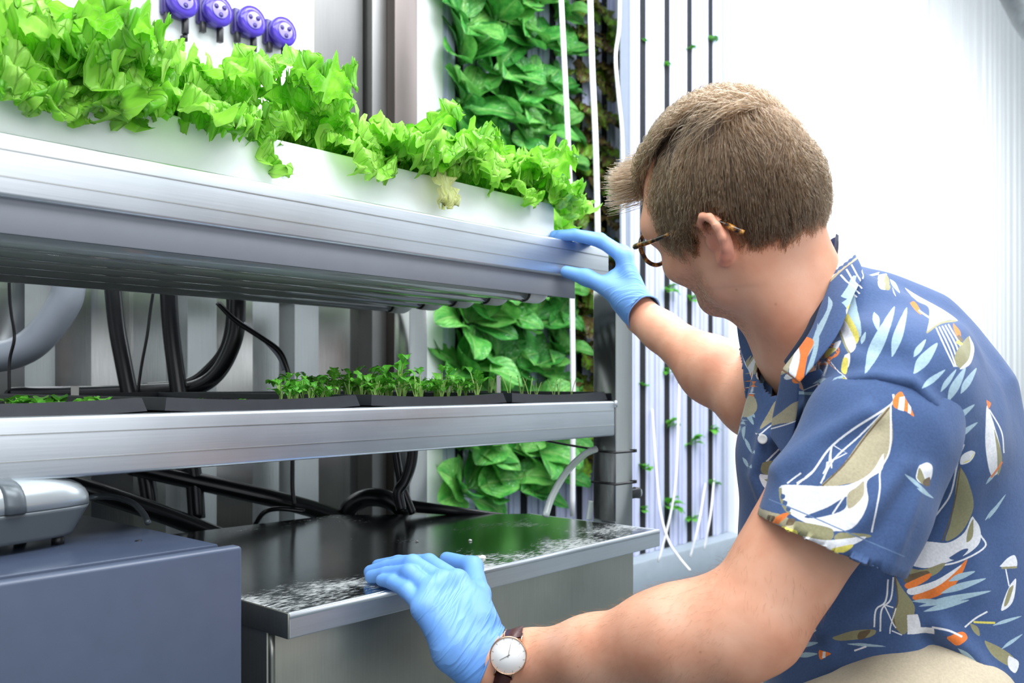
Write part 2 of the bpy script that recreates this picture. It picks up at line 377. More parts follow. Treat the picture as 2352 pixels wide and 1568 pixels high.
for k, X in enumerate(rowA):
    tower('grow_tower', X, ROWA_Y, 0.11, 2.5, ['white seedling tower with black slot, nearest the rack post', 'white seedling tower with black slot, second from the rack post', 'white seedling tower with black slot, third from the rack post', 'white seedling tower with black slot, farthest right beside the white wall'][k], 'white seedling towers', dp=0.045)
rowB = [2.651 + SP * k for k in range(-4, 2)]
names_b = ['white tower full of green romaine, leftmost in the leafy bay', 'white tower full of green romaine, second from left', 'white tower full of green romaine, third from left', 'white tower full of green romaine, fourth from left', 'white tower of red lettuce behind the straight white cord', 'white tower of red lettuce half hidden beside the seedling towers']
for k, X in enumerate(rowB):
    tower('grow_tower', X, ROWB_Y, 0.11, 2.5, names_b[k], 'leafy towers at the rear')
tag(box('end_panel', c1 + 0.03, rowB[0] - 0.08, ROWB_Y - 0.01, ROWB_Y + 0.06, 0.11, 2.5, M['white'], bevel=0.004), 'plain white panel between steel column and leafy towers', 'panel')
pl = tag(box('tower_gutter', 2.45, 3.26, ROWA_Y - 0.07, ROWA_Y + 0.12, 0.0, 0.11, M['plinth'], bevel=0.006), 'grey gutter under the white seedling towers', 'gutter')
tag(box('tower_gutter', 1.72, 3.2, ROWB_Y - 0.07, ROWB_Y + 0.12, 0.0, 0.11, M['plinth'], bevel=0.006), 'grey gutter under the leafy towers, mostly hidden by the rack', 'gutter')
a4 = onY(1662, 0, ROWA_Y)[0]
st = tag(box('edge_strip', rowA[3] + 0.078, 3.255, ROWA_Y + 0.005, ROWA_Y + 0.06, 0.11, 2.5, M['tower'], bevel=0.004), 'narrow pale strip at the right end of the seedling towers', 'strip')
box('seam', a4 - 0.003, a4 + 0.004, ROWA_Y - 0.001, ROWA_Y + 0.02, 0.112, 2.5, M['plinth'], st, bevel=0)
# ceiling cable duct seen in the upper right corner
dv = [P(2290, -70, 4.6), P(2332, 10, 4.4), P(2362, 60, 4.2), P(2420, 120, 4.0)]
tag(tube('cable_duct', dv, 0.05, M['duct'], seg=14), 'grey flexible duct in the upper right corner', 'duct')

# ================================================================ wash table
TZ = zr(-0.25)
tb = empty('wash_table', (0.95, 1.1, 0.0), 'low aluminium table with dusty worn top under the gloved hand', 'table')
top = [(0.555, 0.832), (1.322, 0.832), (1.322, 1.115), (1.065, 1.385), (0.50, 1.43), (0.50, 1.0)]
prism('table_top', [(0.580, 0.832), (1.322, 0.832), (1.322, 1.115), (1.065, 1.385), (0.580, 1.42)], TZ - 0.004, TZ, M['alu_table'], tb)
LIP = 0.028
bm = bmesh.new(); add_box(bm, 0.578, 1.324, 0.8285, 0.8325, TZ - LIP, TZ + 0.0005, 0.0015)
bm_obj('front_lip', bm, M['alu'], tb)
box('side_lip', 0.5765, 0.5805, 0.8287, 1.42, TZ - LIP, TZ + 0.0004, M['alu_body'], tb)
box('side_lip', 1.320, 1.3245, 0.8287, 1.115, TZ - LIP, TZ + 0.0004, M['alu'], tb)
tube('rolled_edge', [(0.579, 0.832, TZ - 0.0035), (1.3225, 0.832, TZ - 0.0035)], 0.0045, M['alu'], tb, seg=12)
bx0 = onY(612, 1500, 0.872)[0]; bx1 = onY(1456, 1300, 0.872)[0]
box('body', bx0, bx1, 0.872, 1.33, 0.0, TZ - 0.004, M['alu_body'], tb, bevel=0.003)
tube('weld_seam', [(bx0 + 0.006, 0.8715, 0.02), (bx0 + 0.007, 0.871, 0.2), (bx0 + 0.006, 0.8715, TZ - 0.03)], 0.004, M['alu_body'], tb, seg=8)
# crumbs on the table
rnd = random.Random(3)
for k, (px, py) in enumerate([(958, 1244), (1108, 1281), (1080, 1242)]):
    p = onZ(px, py, -0.25); bm = bmesh.new(); bmesh.ops.create_icosphere(bm, subdivisions=1, radius=0.0032 if k != 1 else 0.006)
    for v in bm.verts: v.co = Vector((v.co.x * rnd.uniform(.7, 1.3) + p[0], v.co.y * rnd.uniform(.7, 1.2) + p[1], v.co.z * .5 + TZ + 0.0015))
    tag(bm_obj('growing_medium_crumb', bm, M['paper']), ['pale crumb on the dark middle of the table top', 'tan crumb on the table beside the gloved thumb', 'small crumb on the table behind the tan one'][k], 'crumb')

# ================================================================ shelving rack
YS = 0.927
rk = empty('shelving_rack', (0.9, 1.15, 0.0), 'aluminium shelving rack with two beams holding lettuce trough and seedling trays', 'rack')
X0, X1 = -0.25, 1.335
box('post', X1, X1 + 0.054, YS, YS + 0.05, 0.0, zr(0.172), M['post'], rk, bevel=0.002)
box('post', X1, X1 + 0.054, 1.47, 1.52, 0.0, zr(0.172), M['post'], rk, bevel=0.002)
def beam(name, x0, x1, y0, y1, z0, z1, grooves=True):
    o = box(name, x0, x1, y0, y1, z0, z1, M['alu'], rk, bevel=0.004, seg=3)
    if grooves:
        for gz in (0.30, 0.72):
            g = box('groove', x0 + 0.002, x1 - 0.002, y0 - 0.0006, y0 + 0.002, z0 + (z1 - z0) * gz, z0 + (z1 - z0) * gz + 0.0012, M['alu_dark'], o, bevel=0); g.location = (0, 0, 0)
    return o
beam('lower_beam', X0, X1 - 0.002, YS, YS + 0.028, zr(-0.095), zr(-0.033))
beam('upper_beam', X0, 1.315, YS, YS + 0.028, zr(0.176), zr(0.237))
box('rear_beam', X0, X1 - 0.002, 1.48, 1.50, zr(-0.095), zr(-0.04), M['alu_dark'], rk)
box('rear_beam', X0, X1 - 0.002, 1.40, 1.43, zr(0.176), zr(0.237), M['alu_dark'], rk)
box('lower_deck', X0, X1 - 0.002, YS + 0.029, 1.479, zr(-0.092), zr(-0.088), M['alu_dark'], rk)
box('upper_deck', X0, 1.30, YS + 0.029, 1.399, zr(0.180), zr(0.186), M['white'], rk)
lathe('weld', [(0.001, 0), (0.004, 0.001), (0.004, 0.012), (0.001, 0.013)], (X1 - 0.0005, YS + 0.001, zr(-0.045)), (0, 0, 1), M['alu'], rk, 10)
# ---------------- fluorescent light fixture under the upper shelf
fx = empty('light_fixture', (0.5, 1.14, zr(0.14)), 'grey lamp hood with unlit clear tubes under the upper shelf', 'lamp')
HX = 1.226
box('hood_side', X0, HX, YS + 0.008, YS + 0.012, zr(0.142), zr(0.177), M['hood'], fx, bevel=0.001)
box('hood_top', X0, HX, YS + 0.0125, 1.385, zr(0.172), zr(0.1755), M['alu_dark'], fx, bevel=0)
box('hood_end', HX - 0.004, HX, YS + 0.0125, 1.385, zr(0.148), zr(0.1715), M['hood'], fx, bevel=0)
for k, yy in enumerate((0.984, 1.064, 1.144, 1.226, 1.322)):
    xe = 1.145 + (0.01 if k in (0, 4) else 0)
    rf = bmesh.new(); n = 8
    ring = []
    for i in range(n + 1):
        th = math.pi * i / n; ring.append((yy - 0.036 * math.cos(th), zr(0.150) + 0.019 * math.sin(th)))
    va = [rf.verts.new((X0 + .01, a, b)) for a, b in ring]; vb = [rf.verts.new((xe + 0.05, a, b)) for a, b in ring]
    for i in range(n): rf.faces.new((va[i], va[i + 1], vb[i + 1], vb[i]))
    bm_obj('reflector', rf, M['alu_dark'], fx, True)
    tb_ = tube('lamp_tube', [(X0 + .02, yy, zr(0.150)), (xe, yy, zr(0.150))], 0.0150, M['tube'], fx, seg=16)
    cp = tube('end_cap', [(xe - 0.004, yy, zr(0.150)), (xe + 0.028, yy, zr(0.150)), (xe + 0.044, yy, zr(0.154))], [0.0165, 0.0165, 0.012], M['white'], tb_, seg=16, n=3)
    rg = tube('tube_ring', [(xe - 0.010, yy, zr(0.150)), (xe - 0.005, yy, zr(0.150))], 0.0158, M['black'], tb_, seg=16)

# ---------------- lettuce trough
tr = empty('growing_trough', (0.6, 1.05, zr(0.187)), 'white growing trough with lettuce standing on the upper shelf', 'trough')
TY0, TY1, TX1 = 0.963, 1.13, 1.205
box('front_side', X0, TX1, TY0, TY0 + 0.005, zr(0.187), zr(0.302), M['white'], tr, bevel=0.002)
box('rear_side', X0, TX1, TY1, TY1 + 0.005, zr(0.187), zr(0.302), M['white'], tr, bevel=0.002)
box('end_wall', TX1 - 0.005, TX1 - 0.0005, TY0 + 0.0055, TY1 - 0.0005, zr(0.187), zr(0.300), M['white'], tr, bevel=0.001)
box('cover', X0, TX1 - 0.006, TY0 + 0.006, TY1 - 0.001, zr(0.275), zr(0.28), M['white'], tr, bevel=0)
# ================================================================ seedling trays
def tray(x0, x1, y0, y1, label, bow=0.004):
    zt, zb = zr(-0.0165), zr(-0.0865)
    t = empty('seedling_tray', ((x0 + x1) / 2, (y0 + y1) / 2, zb), label, 'tray', 'black seedling trays')
    # rim: outer flange with sagging front edge, sloping a little outward
    def loop(inset, z, sag, n=9):
        out = []
        for i in range(n): s = i / (n - 1); out.append((x0 + inset + (x1 - x0 - 2 * inset) * s, y0 + inset, z + sag * 4 * (0.25 - (s - .5) ** 2) * -1))
        for i in range(1, n): s = i / (n - 1); out.append((x1 - inset, y0 + inset + (y1 - y0 - 2 * inset) * s, z))
        for i in range(1, n): s = i / (n - 1); out.append((x1 - inset - (x1 - x0 - 2 * inset) * s, y1 - inset, z))
        for i in range(1, n - 1): s = i / (n - 1); out.append((x0 + inset, y1 - inset - (y1 - y0 - 2 * inset) * s, z))
        return out
    def skin(name, loops, mat, close=False):
        v = []; f = []; n = len(loops[0])
        for L in loops: v += L
        for j in range(len(loops) - 1):
            for i in range(n): f.append((j * n + i, j * n + (i + 1) % n, (j + 1) * n + (i + 1) % n, (j + 1) * n + i))
        if close: f.append(tuple(range((len(loops) - 1) * n, len(loops) * n)))
        return link(name, mesh_from(name, v, f), mat, t, False)
    skin('rim', [loop(0.003, zt - 0.014, bow), loop(0.0, zt - 0.0142, bow), loop(0.004, zt, bow), loop(0.010, zt, bow), loop(0.012, zt - 0.012, bow)], M['tray'])
    skin('tray_body', [loop(0.0125, zt - 0.012, 0), loop(0.022, zb, 0)], M['tray'], True)
    s = box('soil', x0 + 0.0145, x1 - 0.0145, y0 + 0.0145, y1 - 0.0145, zt - 0.022, zt - 0.010, M['soil'], t, bevel=0); s['kind'] = 'stuff'
    # cell walls of the plug insert
    bm = bmesh.new(); nx, ny = 6, 11
    for i in range(1, nx): xx = x0 + 0.0145 + (x1 - x0 - 0.029) * i / nx; add_box(bm, xx - .0014, xx + .0014, y0 + .0145, y1 - .0145, zt - .02, zt - .007)
    for j in range(1, ny): yy = y0 + 0.0145 + (y1 - y0 - 0.029) * j / ny; add_box(bm, x0 + .0145, x1 - .0145, yy - .0014, yy + .0014, zt - .02, zt - .0072)
    c = bm_obj('cell_insert', bm, M['tray'], t); return t
TR = [(0.185, 0.474), (0.494, 0.765), (0.784, 1.055), (1.068, 1.325)]
tl = ['black seedling tray at the left end with round bright leaves', 'black seedling tray second from left, half bare', 'black seedling tray third from left, full of arugula seedlings', 'black seedling tray at the right beside the post, with thin sprouts']
for k, (a, b) in enumerate(TR): tray(a, b, 0.938, 1.468, tl[k])
SOIL = zr(-0.0265)
# ---------------- white plant tags
def ptag(px, py, Y, hh, label):
    p = onY(px, py, Y); o = empty('plant_tag', (p[0], p[1], SOIL), label, 'tag', 'white plant tags')
    q = prism('tag_blade', [(p[0] - .0055, p[1] - .0006), (p[0] + .0055, p[1] - .0006), (p[0] + .0055, p[1] + .0006), (p[0] - .0055, p[1] + .0006)], SOIL - .004, p[2] , M['paper'], o, bevel=0.0004)
ptag(1145, 862, 1.10, .03, 'upright white plant tag in the third tray')
ptag(649, 885, 1.10, .02, 'white plant tag at the edge of the arugula in the second tray')
ptag(1028, 882, 1.12, .02, 'white plant tag low between arugula stems in the third tray')
ptag(172, 886, 1.30, .02, 'torn white plant tag standing in the left tray')

# ================================================================ hoses and cables behind the rack
def hose(px_pts, r, label, mat='hose', name='hose', cat='hose'):
    return tag(tube(name, [P(*p) for p in px_pts], r, M[mat], seg=14), label, cat)
hose([(255, 600, 1.66), (262, 690, 1.66), (270, 760, 1.66), (285, 840, 1.66), (298, 905, 1.66), (318, 1000, 1.66), (340, 1120, 1.66), (346, 1180, 1.66)], 0.0150, 'black hose hanging behind the second tray, left of its twin')
hose([(385, 600, 1.66), (388, 690, 1.66), (394, 770, 1.66), (404, 850, 1.66), (412, 905, 1.66), (428, 1000, 1.66), (445, 1100, 1.66), (452, 1190, 1.66)], 0.0155, 'black hose hanging behind the second tray, right of its twin')
hose([(545, 600, 1.68), (546, 700, 1.68), (540, 775, 1.68), (505, 850, 1.68), (455, 888, 1.68), (380, 897, 1.68), (240, 903, 1.68), (100, 905, 1.68), (-60, 908, 1.68)], 0.0145, 'black hose curving round from below the lamp to the left')
hose([(520, 600, 1.72), (532, 700, 1.72), (520, 790, 1.72), (482, 845, 1.72), (430, 880, 1.72), (330, 892, 1.72)], 0.010, 'thinner black hose tucked inside the curved hose')
hose([(160, 560, 1.66), (158, 660, 1.66), (140, 710, 1.66), (90, 775, 1.66), (40, 808, 1.66), (-30, 823, 1.66), (-120, 830, 1.66)], 0.0285, 'thick grey conduit bending down at the far left', 'grey_pipe', 'conduit', 'conduit')
hose([(20, 600, 1.52), (22, 680, 1.52), (26, 720, 1.52), (33, 775, 1.52), (22, 830, 1.52), (21, 905, 1.52)], 0.0026, 'thin black cable in front of the grey conduit', name='cable', cat='cable')
hose([(352, 670, 1.62), (345, 715, 1.62), (338, 770, 1.62), (325, 840, 1.62), (316, 905, 1.62)], 0.0026, 'thin black cable between the two hanging hoses', name='cable', cat='cable')
hose([(500, 695, 1.62), (540, 735, 1.62), (600, 775, 1.62), (640, 805, 1.62), (658, 840, 1.62), (664, 866, 1.62)], 0.0048, 'black cable running down to the plug above the arugula', name='cable', cat='cable')
hose([(560, 742, 1.66), (610, 785, 1.66), (640, 820, 1.66), (652, 850, 1.66)], 0.0032, 'grey cable beside the black plug cable', 'grey_pipe', name='cable', cat='cable')
hose([(300, 1070, 1.60), (420, 1098, 1.65), (520, 1120, 1.68), (640, 1148, 1.72), (740, 1176, 1.76), (860, 1222, 1.80)], 0.0162, 'black hose slanting down onto the rear of the table')
hose([(100, 1093, 1.45), (200, 1123, 1.49), (300, 1155, 1.54), (400, 1190, 1.59), (480, 1222, 1.63), (580, 1262, 1.68)], 0.0160, 'black hose slanting down behind the air pump')
hose([(790, 1215, 1.80), (800, 1170, 1.78), (835, 1145, 1.77), (875, 1143, 1.76), (910, 1158, 1.76), (940, 1190, 1.77), (965, 1230, 1.80)], 0.0180, 'black hose looping over the rear edge of the table')
hose([(950, 1000, 1.62), (945, 1060, 1.62), (930, 1105, 1.62), (915, 1130, 1.62), (922, 1170, 1.62)], 0.0100, 'black cable hanging by the steel column, thick one', name='cable', cat='cable')
hose([(905, 1000, 1.64), (912, 1060, 1.64), (925, 1120, 1.64), (948, 1180, 1.64)], 0.0075, 'black cable hanging by the steel column, thin one', name='cable', cat='cable')
hose([(580, 1215, 1.68), (605, 1178, 1.66), (640, 1168, 1.66), (700, 1174, 1.67)], 0.0045, 'short black cable arching behind the slanting hose', name='cable', cat='cable')
hose([(672, 1050, 1.68), (672, 1120, 1.68), (676, 1160, 1.68)], 0.004, 'thin dark cable on the wall below the lower beam', name='cable', cat='cable')
hose([(1370, 1030, 1.63), (1340, 1045, 1.62), (1300, 1085, 1.60), (1268, 1140, 1.58), (1253, 1185, 1.56)], 0.0062, 'clear plastic hose curving down behind the table', 'clear')
hose([(1358, 1150, 1.66), (1354, 1175, 1.66), (1352, 1192, 1.66)], 0.0055, 'short clear hose end beside the post', 'clear')
# black liner wedge behind the table top
lw = [P(930, 1146, 1.70), P(1160, 1178, 1.74)]
tag(tube('edge_liner', [lw[0] + np.array([0, 0, -.012]), lw[1] + np.array([0, 0, -.006])], [0.012, 0.005], M['black'], seg=8), 'black rubber liner strip behind the table', 'strip')
# hanging white cords
for pts, r, lb in (([(1286, -60, 2.25), (1292, 60, 2.25), (1300, 220, 2.25), (1309, 430, 2.25), (1313, 620, 2.25), (1316, 880, 2.25), (1315, 1185, 2.25)], 0.0065, 'white hanging tube in front of the leafy towers, leftmost'),
                   ([(1354, -60, 2.35), (1360, 150, 2.35), (1368, 330, 2.35), (1373, 540, 2.35), (1376, 700, 2.35)], 0.0076, 'straight white hanging tube, middle of three'),
                   ([(1424, -60, 2.45), (1422, 60, 2.45), (1414, 130, 2.45), (1420, 215, 2.45), (1430, 330, 2.45), (1432, 560, 2.45), (1434, 700, 2.45)], 0.0050, 'wavy thin white cord in front of red lettuce')):
    hose(pts, r, lb, 'rod', 'hanging_tube', 'tube')
for pts, lb in (([(1498, 940, 3.14), (1506, 1060, 2.95), (1516, 1170, 2.75), (1535, 1240, 2.65), (1560, 1280, 2.55), (1585, 1310, 2.5)], 'thin white drip line trailing down in front of seedling towers'),
                ([(1561, 830, 3.29), (1558, 960, 3.15), (1552, 1100, 2.95), (1538, 1190, 2.9), (1512, 1290, 2.85)], 'thin white drip line crossing the first one'),
                ([(1640, 1100, 3.48), (1632, 1180, 3.15), (1617, 1262, 3.1)], 'short white drip line near the right seedling tower'),
                ([(1620, 1110, 3.42), (1605, 1200, 3.1), (1585, 1280, 3.05)], 'short white drip line left of its neighbour')):
    hose(pts, 0.0035, lb, 'rod', 'drip_line', 'tube')

# ---------------- cable ties and small sensor on the post
def tie(zv, label, tail):
    px0, px1, y0, y1 = X1 - .002, X1 + .056, YS - .002, YS + .052
    t = empty('cable_tie', (X1, YS, zv), label, 'cable tie', 'cable ties on the post')
    tube('strap', [(px0, y1, zv + .001), (px0, y0, zv), (px1, y0, zv - .001), (px1, y1, zv)], 0.0022, M['black'], t, seg=8, n=1)
    if tail: tube('tail', [P(*p) for p in tail], 0.0022, M['black'], t, seg=8)
    box('lock', px1 - .002, px1 + .006, y0 - .002, y0 + .004, zv - .003, zv + .003, M['black'], t, bevel=0.0008)
tie(zr(-0.1245), 'black cable tie round the post, just below the lower beam', [(1370, 1032, 1.655), (1320, 1024, 1.70), (1255, 1012, 1.75)])
tie(zr(-0.181), 'black cable tie round the post above the table, lower one', None)
sn = P(1462, 1131, 1.70); s = empty('cable_clamp', sn, 'small black round clamp with silver ring on the post', 'clamp')
ax = -RT
lathe('clamp_body', [(0.001, -.006), (.0105, -.006), (.0105, .006), (.001, .006)], sn, (-FW * 0.6 + RT * 0.8), M['black'], s, 16)
lathe('ring', [(0.004, .006), (.0075, .006), (.0075, .0085), (.004, .0085)], sn + 0.0, (-FW * 0.6 + RT * 0.8), M['alu'], s, 16)
box('clamp_bracket', X1 + .054, float(sn[0]) + .001, YS + .01, YS + .03, sn[2] - .008, sn[2] + .008, M['black'], s, bevel=.001)

# ================================================================ slate cabinet and air pump
CZ = zr(-0.162)
cb = empty('equipment_cabinet', (0.2, 1.0, 0.0), 'slate blue metal cabinet in the lower left foreground', 'cabinet')
CX1 = onY(557, 1260, 0.80)[0]
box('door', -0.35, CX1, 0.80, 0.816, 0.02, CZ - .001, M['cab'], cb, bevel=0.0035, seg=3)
box('body', -0.35, CX1 - 0.012, 0.823, 1.17, 0.0, CZ, M['cab_shaded'], cb, bevel=0.003)
box('door_gasket', -0.34, CX1 - 0.02, 0.817, 0.8225, 0.04, CZ - 0.012, M['black'], cb, bevel=0)
hp = onZ(318, 1242, -0.162); lathe('screw_hole', [(0.0005, 0), (0.0035, 0), (0.0035, 0.0006), (0.0005, .0006)], (hp[0], hp[1], CZ), (0, 0, 1), M['black'], cb, 12)
cl = onZ(492, 1252, -0.163); bm = bmesh.new(); bmesh.ops.create_icosphere(bm, subdivisions=1, radius=.0032)
for v in bm.verts: v.co = Vector((v.co.x + cl[0], v.co.y + 0.808, v.co.z * .4 + CZ))
ap = empty('air_pump', (0.30, 0.945, CZ), 'silver domed air pump on the slate cabinet', 'pump')
def superdome(name, cx, cy, rx, ry, z0, z1, mat, e=0.55, up=True, ang=0.0, shrink=0.0):
    v = []; f = []; nu, nv = 32, 9
    for j in range(nv):
        ph = (math.pi / 2) * j / (nv - 1); c, s = math.cos(ph) ** e, math.sin(ph) ** 0.8
        if not up: c = 1 - shrink * (j / (nv - 1)); s = j / (nv - 1)
        for i in range(nu):
            th = 2 * math.pi * i / nu; a = math.copysign(abs(math.cos(th)) ** e, math.cos(th)); b = math.copysign(abs(math.sin(th)) ** e, math.sin(th))
            x, y = rx * a * c, ry * b * c
            v.append((cx + x * math.cos(ang) - y * math.sin(ang), cy + x * math.sin(ang) + y * math.cos(ang), z0 + (z1 - z0) * s))
    for j in range(nv - 1):
        for i in range(nu): f.append((j * nu + i, j * nu + (i + 1) % nu, (j + 1) * nu + (i + 1) % nu, (j + 1) * nu + i))
    f.append(tuple(range(nu))[::-1]); f.append(tuple(range((nv - 1) * nu, nv * nu)))
    return link(name, mesh_from(name, v, f), mat, ap, True)
pa = math.radians(12)
superdome('pump_shell', 0.294, 0.955, 0.118, 0.058, CZ + 0.040, CZ + 0.071, M['silver'], 0.42, True, pa)
superdome('pump_base', 0.294, 0.955, 0.118, 0.058, CZ + 0.039, CZ + 0.010, M['silver_dark'], 0.42, False, pa, 0.14)
superdome('pump_band', 0.318, 0.958, 0.014, 0.0600, CZ + 0.040, CZ + 0.0725, M['silver_dark'], 0.42, True, pa)
for dx, dy in ((-.07, -.03), (.085, -.03), (-.07, .03), (.085, .03)):
    fx_, fy_ = 0.294 + dx * math.cos(pa) - dy * math.sin(pa), 0.955 + dx * math.sin(pa) + dy * math.cos(pa)
    lathe('foot', [(0.006, 0), (0.006, .004), (.005, .012)], (fx_, fy_, CZ), (0, 0, 1), M['black'], ap, 12)
hose([(170, 1150, 1.05), (215, 1141, 1.08), (265, 1142, 1.08), (305, 1155, 1.06), (330, 1180, 1.04), (340, 1200, 1.025)], 0.0035, 'thin grey cable from the air pump arching over the cabinet', 'silver_dark', 'cable', 'cable')

# ================================================================ white board with dosing pumps
bx = onY(720, 0, 1.76)[0]
tag(box('pump_board', -0.6, bx, 1.757, 1.772, zr(0.25), 2.5, M['white'], bevel=0.003), 'white board on the metal wall carrying purple pumps', 'board')
def dosing(px, py, label):
    c = onY(px, py, 1.74); X, Z = c[0], c[2]; t = empty('dosing_pump', (X, 1.757, Z), label, 'pump', 'purple dosing pumps')
    k = 1.06
    box('pump_back', X - .030 * k, X + .022 * k, 1.737, 1.7565, Z - .029 * k, Z + .024 * k, M['purple_dark'], t, bevel=0.006, seg=3)
    lathe('pump_head', [(0.003, 0), (.030 * k, 0), (.031 * k, .003), (.031 * k, .015), (.0295 * k, .019), (.022, .0205), (.002, .0208)], (X + .004, 1.737, Z), (0, -1, 0), M['purple'], t, 28)
    lathe('rotor', [(0.002, 0), (.018, 0), (.0185, .0012), (.0165, .0022), (.005, .0014), (.002, .0026)], (X + .004, 1.7165, Z), (0, -1, 0), M['purple_mid'], t, 24)
    for q in range(3):
        th = 0.6 + q * 2.094; lathe('roller', [(.001, 0), (.005, 0), (.005, .002), (.001, .0024)], (X + .004 + .011 * math.cos(th), 1.7152, Z + .011 * math.sin(th)), (0, -1, 0), M['purple_dark'], t, 12)
    for dx in (-.022, .018):
        box('hose_barb', X + dx - .0055, X + dx + .0055, 1.735, 1.747, Z - .046 * k - (.01 if dx > 0 else 0), Z - .027, M['black'], t, bevel=0.001)
for px, py, lb in ((407, 6, 'purple dosing pump cut by the top edge, leftmost'), (488, 28, 'purple dosing pump, second from left'), (566, 52, 'purple dosing pump, third from left'), (638, 76, 'purple dosing pump, rightmost and lowest')): dosing(px, py, lb)
for px, py, lb in ((425, 86, 'black tube fitting below the leftmost purple pump'), (545, 121, 'black tube fitting below the third purple pump, left one'), (580, 144, 'black tube fitting below the third purple pump, right one'), (616, 145, 'black tube fitting below the rightmost purple pump'), (5, 18, 'black fitting at the upper left edge of the board'), (112, 4, 'black fitting above the large lettuce on the left')):
    c = onY(px, py, 1.745); h = 0.017 if px > 200 else 0.04
    t = empty('tube_fitting', (c[0], 1.757, c[2]), lb, 'fitting', 'black tube fittings on the board')
    lathe('fitting_body', [(0.003, -.5 * h), (.0055, -.45 * h), (.0055, .45 * h), (.003, .5 * h)], c, (0, 0, 1), M['black'], t, 12)
    box('fitting_base', c[0] - .004, c[0] + .004, 1.744, 1.7568, c[2] - .005, c[2] + .005, M['black'], t, bevel=0)
# ================================================================ plants
def leaf_mat(name, cols, vein, vein_amt=0.5, trans=0.35, rough=0.4, cell=9.0, bump=0.5, pinnate=True):
    m = NT(name)
    uv = m.n('ShaderNodeUVMap'); sep = m.n('ShaderNodeSeparateXYZ'); m.l(uv.outputs[0], sep.inputs[0])
    oi = m.n('ShaderNodeObjectInfo')
    nz = m.n('ShaderNodeTexNoise', Scale=4.0, Detail=4.0); m.l(uv.outputs[0], nz.inputs['Vector'])
    ad = m.n('ShaderNodeMath', operation='MULTIPLY_ADD'); ad.inputs[1].default_value = 0.35; m.l(oi.outputs['Random'], ad.inputs[0]); m.l(nz.outputs[0], ad.inputs[2])
    base = m.ramp(ad.outputs[0], [(0.38, lin(cols[0])), (0.62, lin(cols[1])), (0.88, lin(cols[2]))])
    # midrib: |u| small, tapering with v
    au = m.n('ShaderNodeMath', operation='ABSOLUTE'); sb = m.n('ShaderNodeMath', operation='SUBTRACT'); sb.inputs[1].default_value = 0.5
    m.l(sep.outputs[0], sb.inputs[0]); m.l(sb.outputs[0], au.inputs[0])
    rib = m.ramp(au.outputs[0], [(0.0, (1, 1, 1, 1)), (0.028, (0.9, 0.9, 0.9, 1)), (0.06, (0, 0, 0, 1))])
    if pinnate:
        c = m.n('ShaderNodeMath', operation='MULTIPLY_ADD'); c.inputs[1].default_value = -0.9; m.l(au.outputs[0], c.inputs[0]); m.l(sep.outputs[1], c.inputs[2])
        s_ = m.n('ShaderNodeMath', operation='MULTIPLY'); s_.inputs[1].default_value = 52.0; m.l(c.outputs[0], s_.inputs[0])
        sn = m.n('ShaderNodeMath', operation='SINE'); m.l(s_.outputs[0], sn.inputs[0])
        lat = m.ramp(sn.outputs[0], [(0.86, (0, 0, 0, 1)), (1.0, (0.6, 0.6, 0.6, 1))])
    vo = m.n('ShaderNodeTexVoronoi', feature='DISTANCE_TO_EDGE', Scale=cell); m.l(uv.outputs[0], vo.inputs['Vector'])
    net = m.ramp(vo.outputs[0], [(0.0, (0.75, 0.75, 0.75, 1)), (0.07, (0, 0, 0, 1))])
    mxs = m.n('ShaderNodeMath', operation='MAXIMUM'); m.l(rib.outputs[0], mxs.inputs[0]); m.l((lat if pinnate else net).outputs[0], mxs.inputs[1])
    mm = m.n('ShaderNodeMath', operation='MULTIPLY'); mm.inputs[1].default_value = vein_amt; m.l(mxs.outputs[0], mm.inputs[0])
    mx = m.n('ShaderNodeMix', data_type='RGBA'); m.l(mm.outputs[0], mx.inputs[0]); m.l(base.outputs[0], mx.inputs[6]); mx.inputs[7].default_value = lin(vein)
    m.l(mx.outputs[2], m.b.inputs['Base Color']); m.b.inputs['Roughness'].default_value = rough
    bs = m.n('ShaderNodeMath', operation='SUBTRACT'); m.l(vo.outputs[0], bs.inputs[0]); m.l(mxs.outputs[0], bs.inputs[1])
    m.bump(bs.outputs[0], bump, 0.004)
    tr = m.n('ShaderNodeBsdfTranslucent'); m.l(mx.outputs[2], tr.inputs[0])
    ms = m.n('ShaderNodeMixShader'); ms.inputs[0].default_value = trans
    m.l(m.b.outputs[0], ms.inputs[1]); m.l(tr.outputs[0], ms.inputs[2]); m.l(ms.outputs[0], m.out.inputs[0])
    return m.m
M['lettuce'] = leaf_mat('frilly_lettuce_leaf', [(104, 190, 38), (150, 222, 66), (186, 240, 110)], (196, 242, 148), 0.32, 0.42, 0.36, 13, 0.7, False)
M['lettuce_yellow'] = leaf_mat('yellowing_lettuce_leaf', [(196, 205, 110), (216, 222, 130), (226, 230, 160)], (235, 238, 190), 0.4, 0.4, 0.45, 9, 0.5, False)
M['romaine'] = leaf_mat('romaine_leaf', [(44, 124, 52), (74, 164, 68), (130, 204, 100)], (160, 205, 120), 0.45, 0.22, 0.26, 13, 0.9, True)
M['red_lettuce'] = leaf_mat('red_lettuce_leaf', [(74, 44, 44), (104, 88, 40), (124, 182, 50)], (120, 140, 60), 0.25, 0.25, 0.35, 8, 0.6, False)
M['sprout'] = leaf_mat('seedling_leaf', [(58, 140, 30), (84, 170, 44), (120, 200, 70)], (150, 210, 110), 0.3, 0.3, 0.4, 7, 0.2, True)
M['stem'] = plain('pale_green_stem', (150, 190, 100), 0.5, var=0.1)
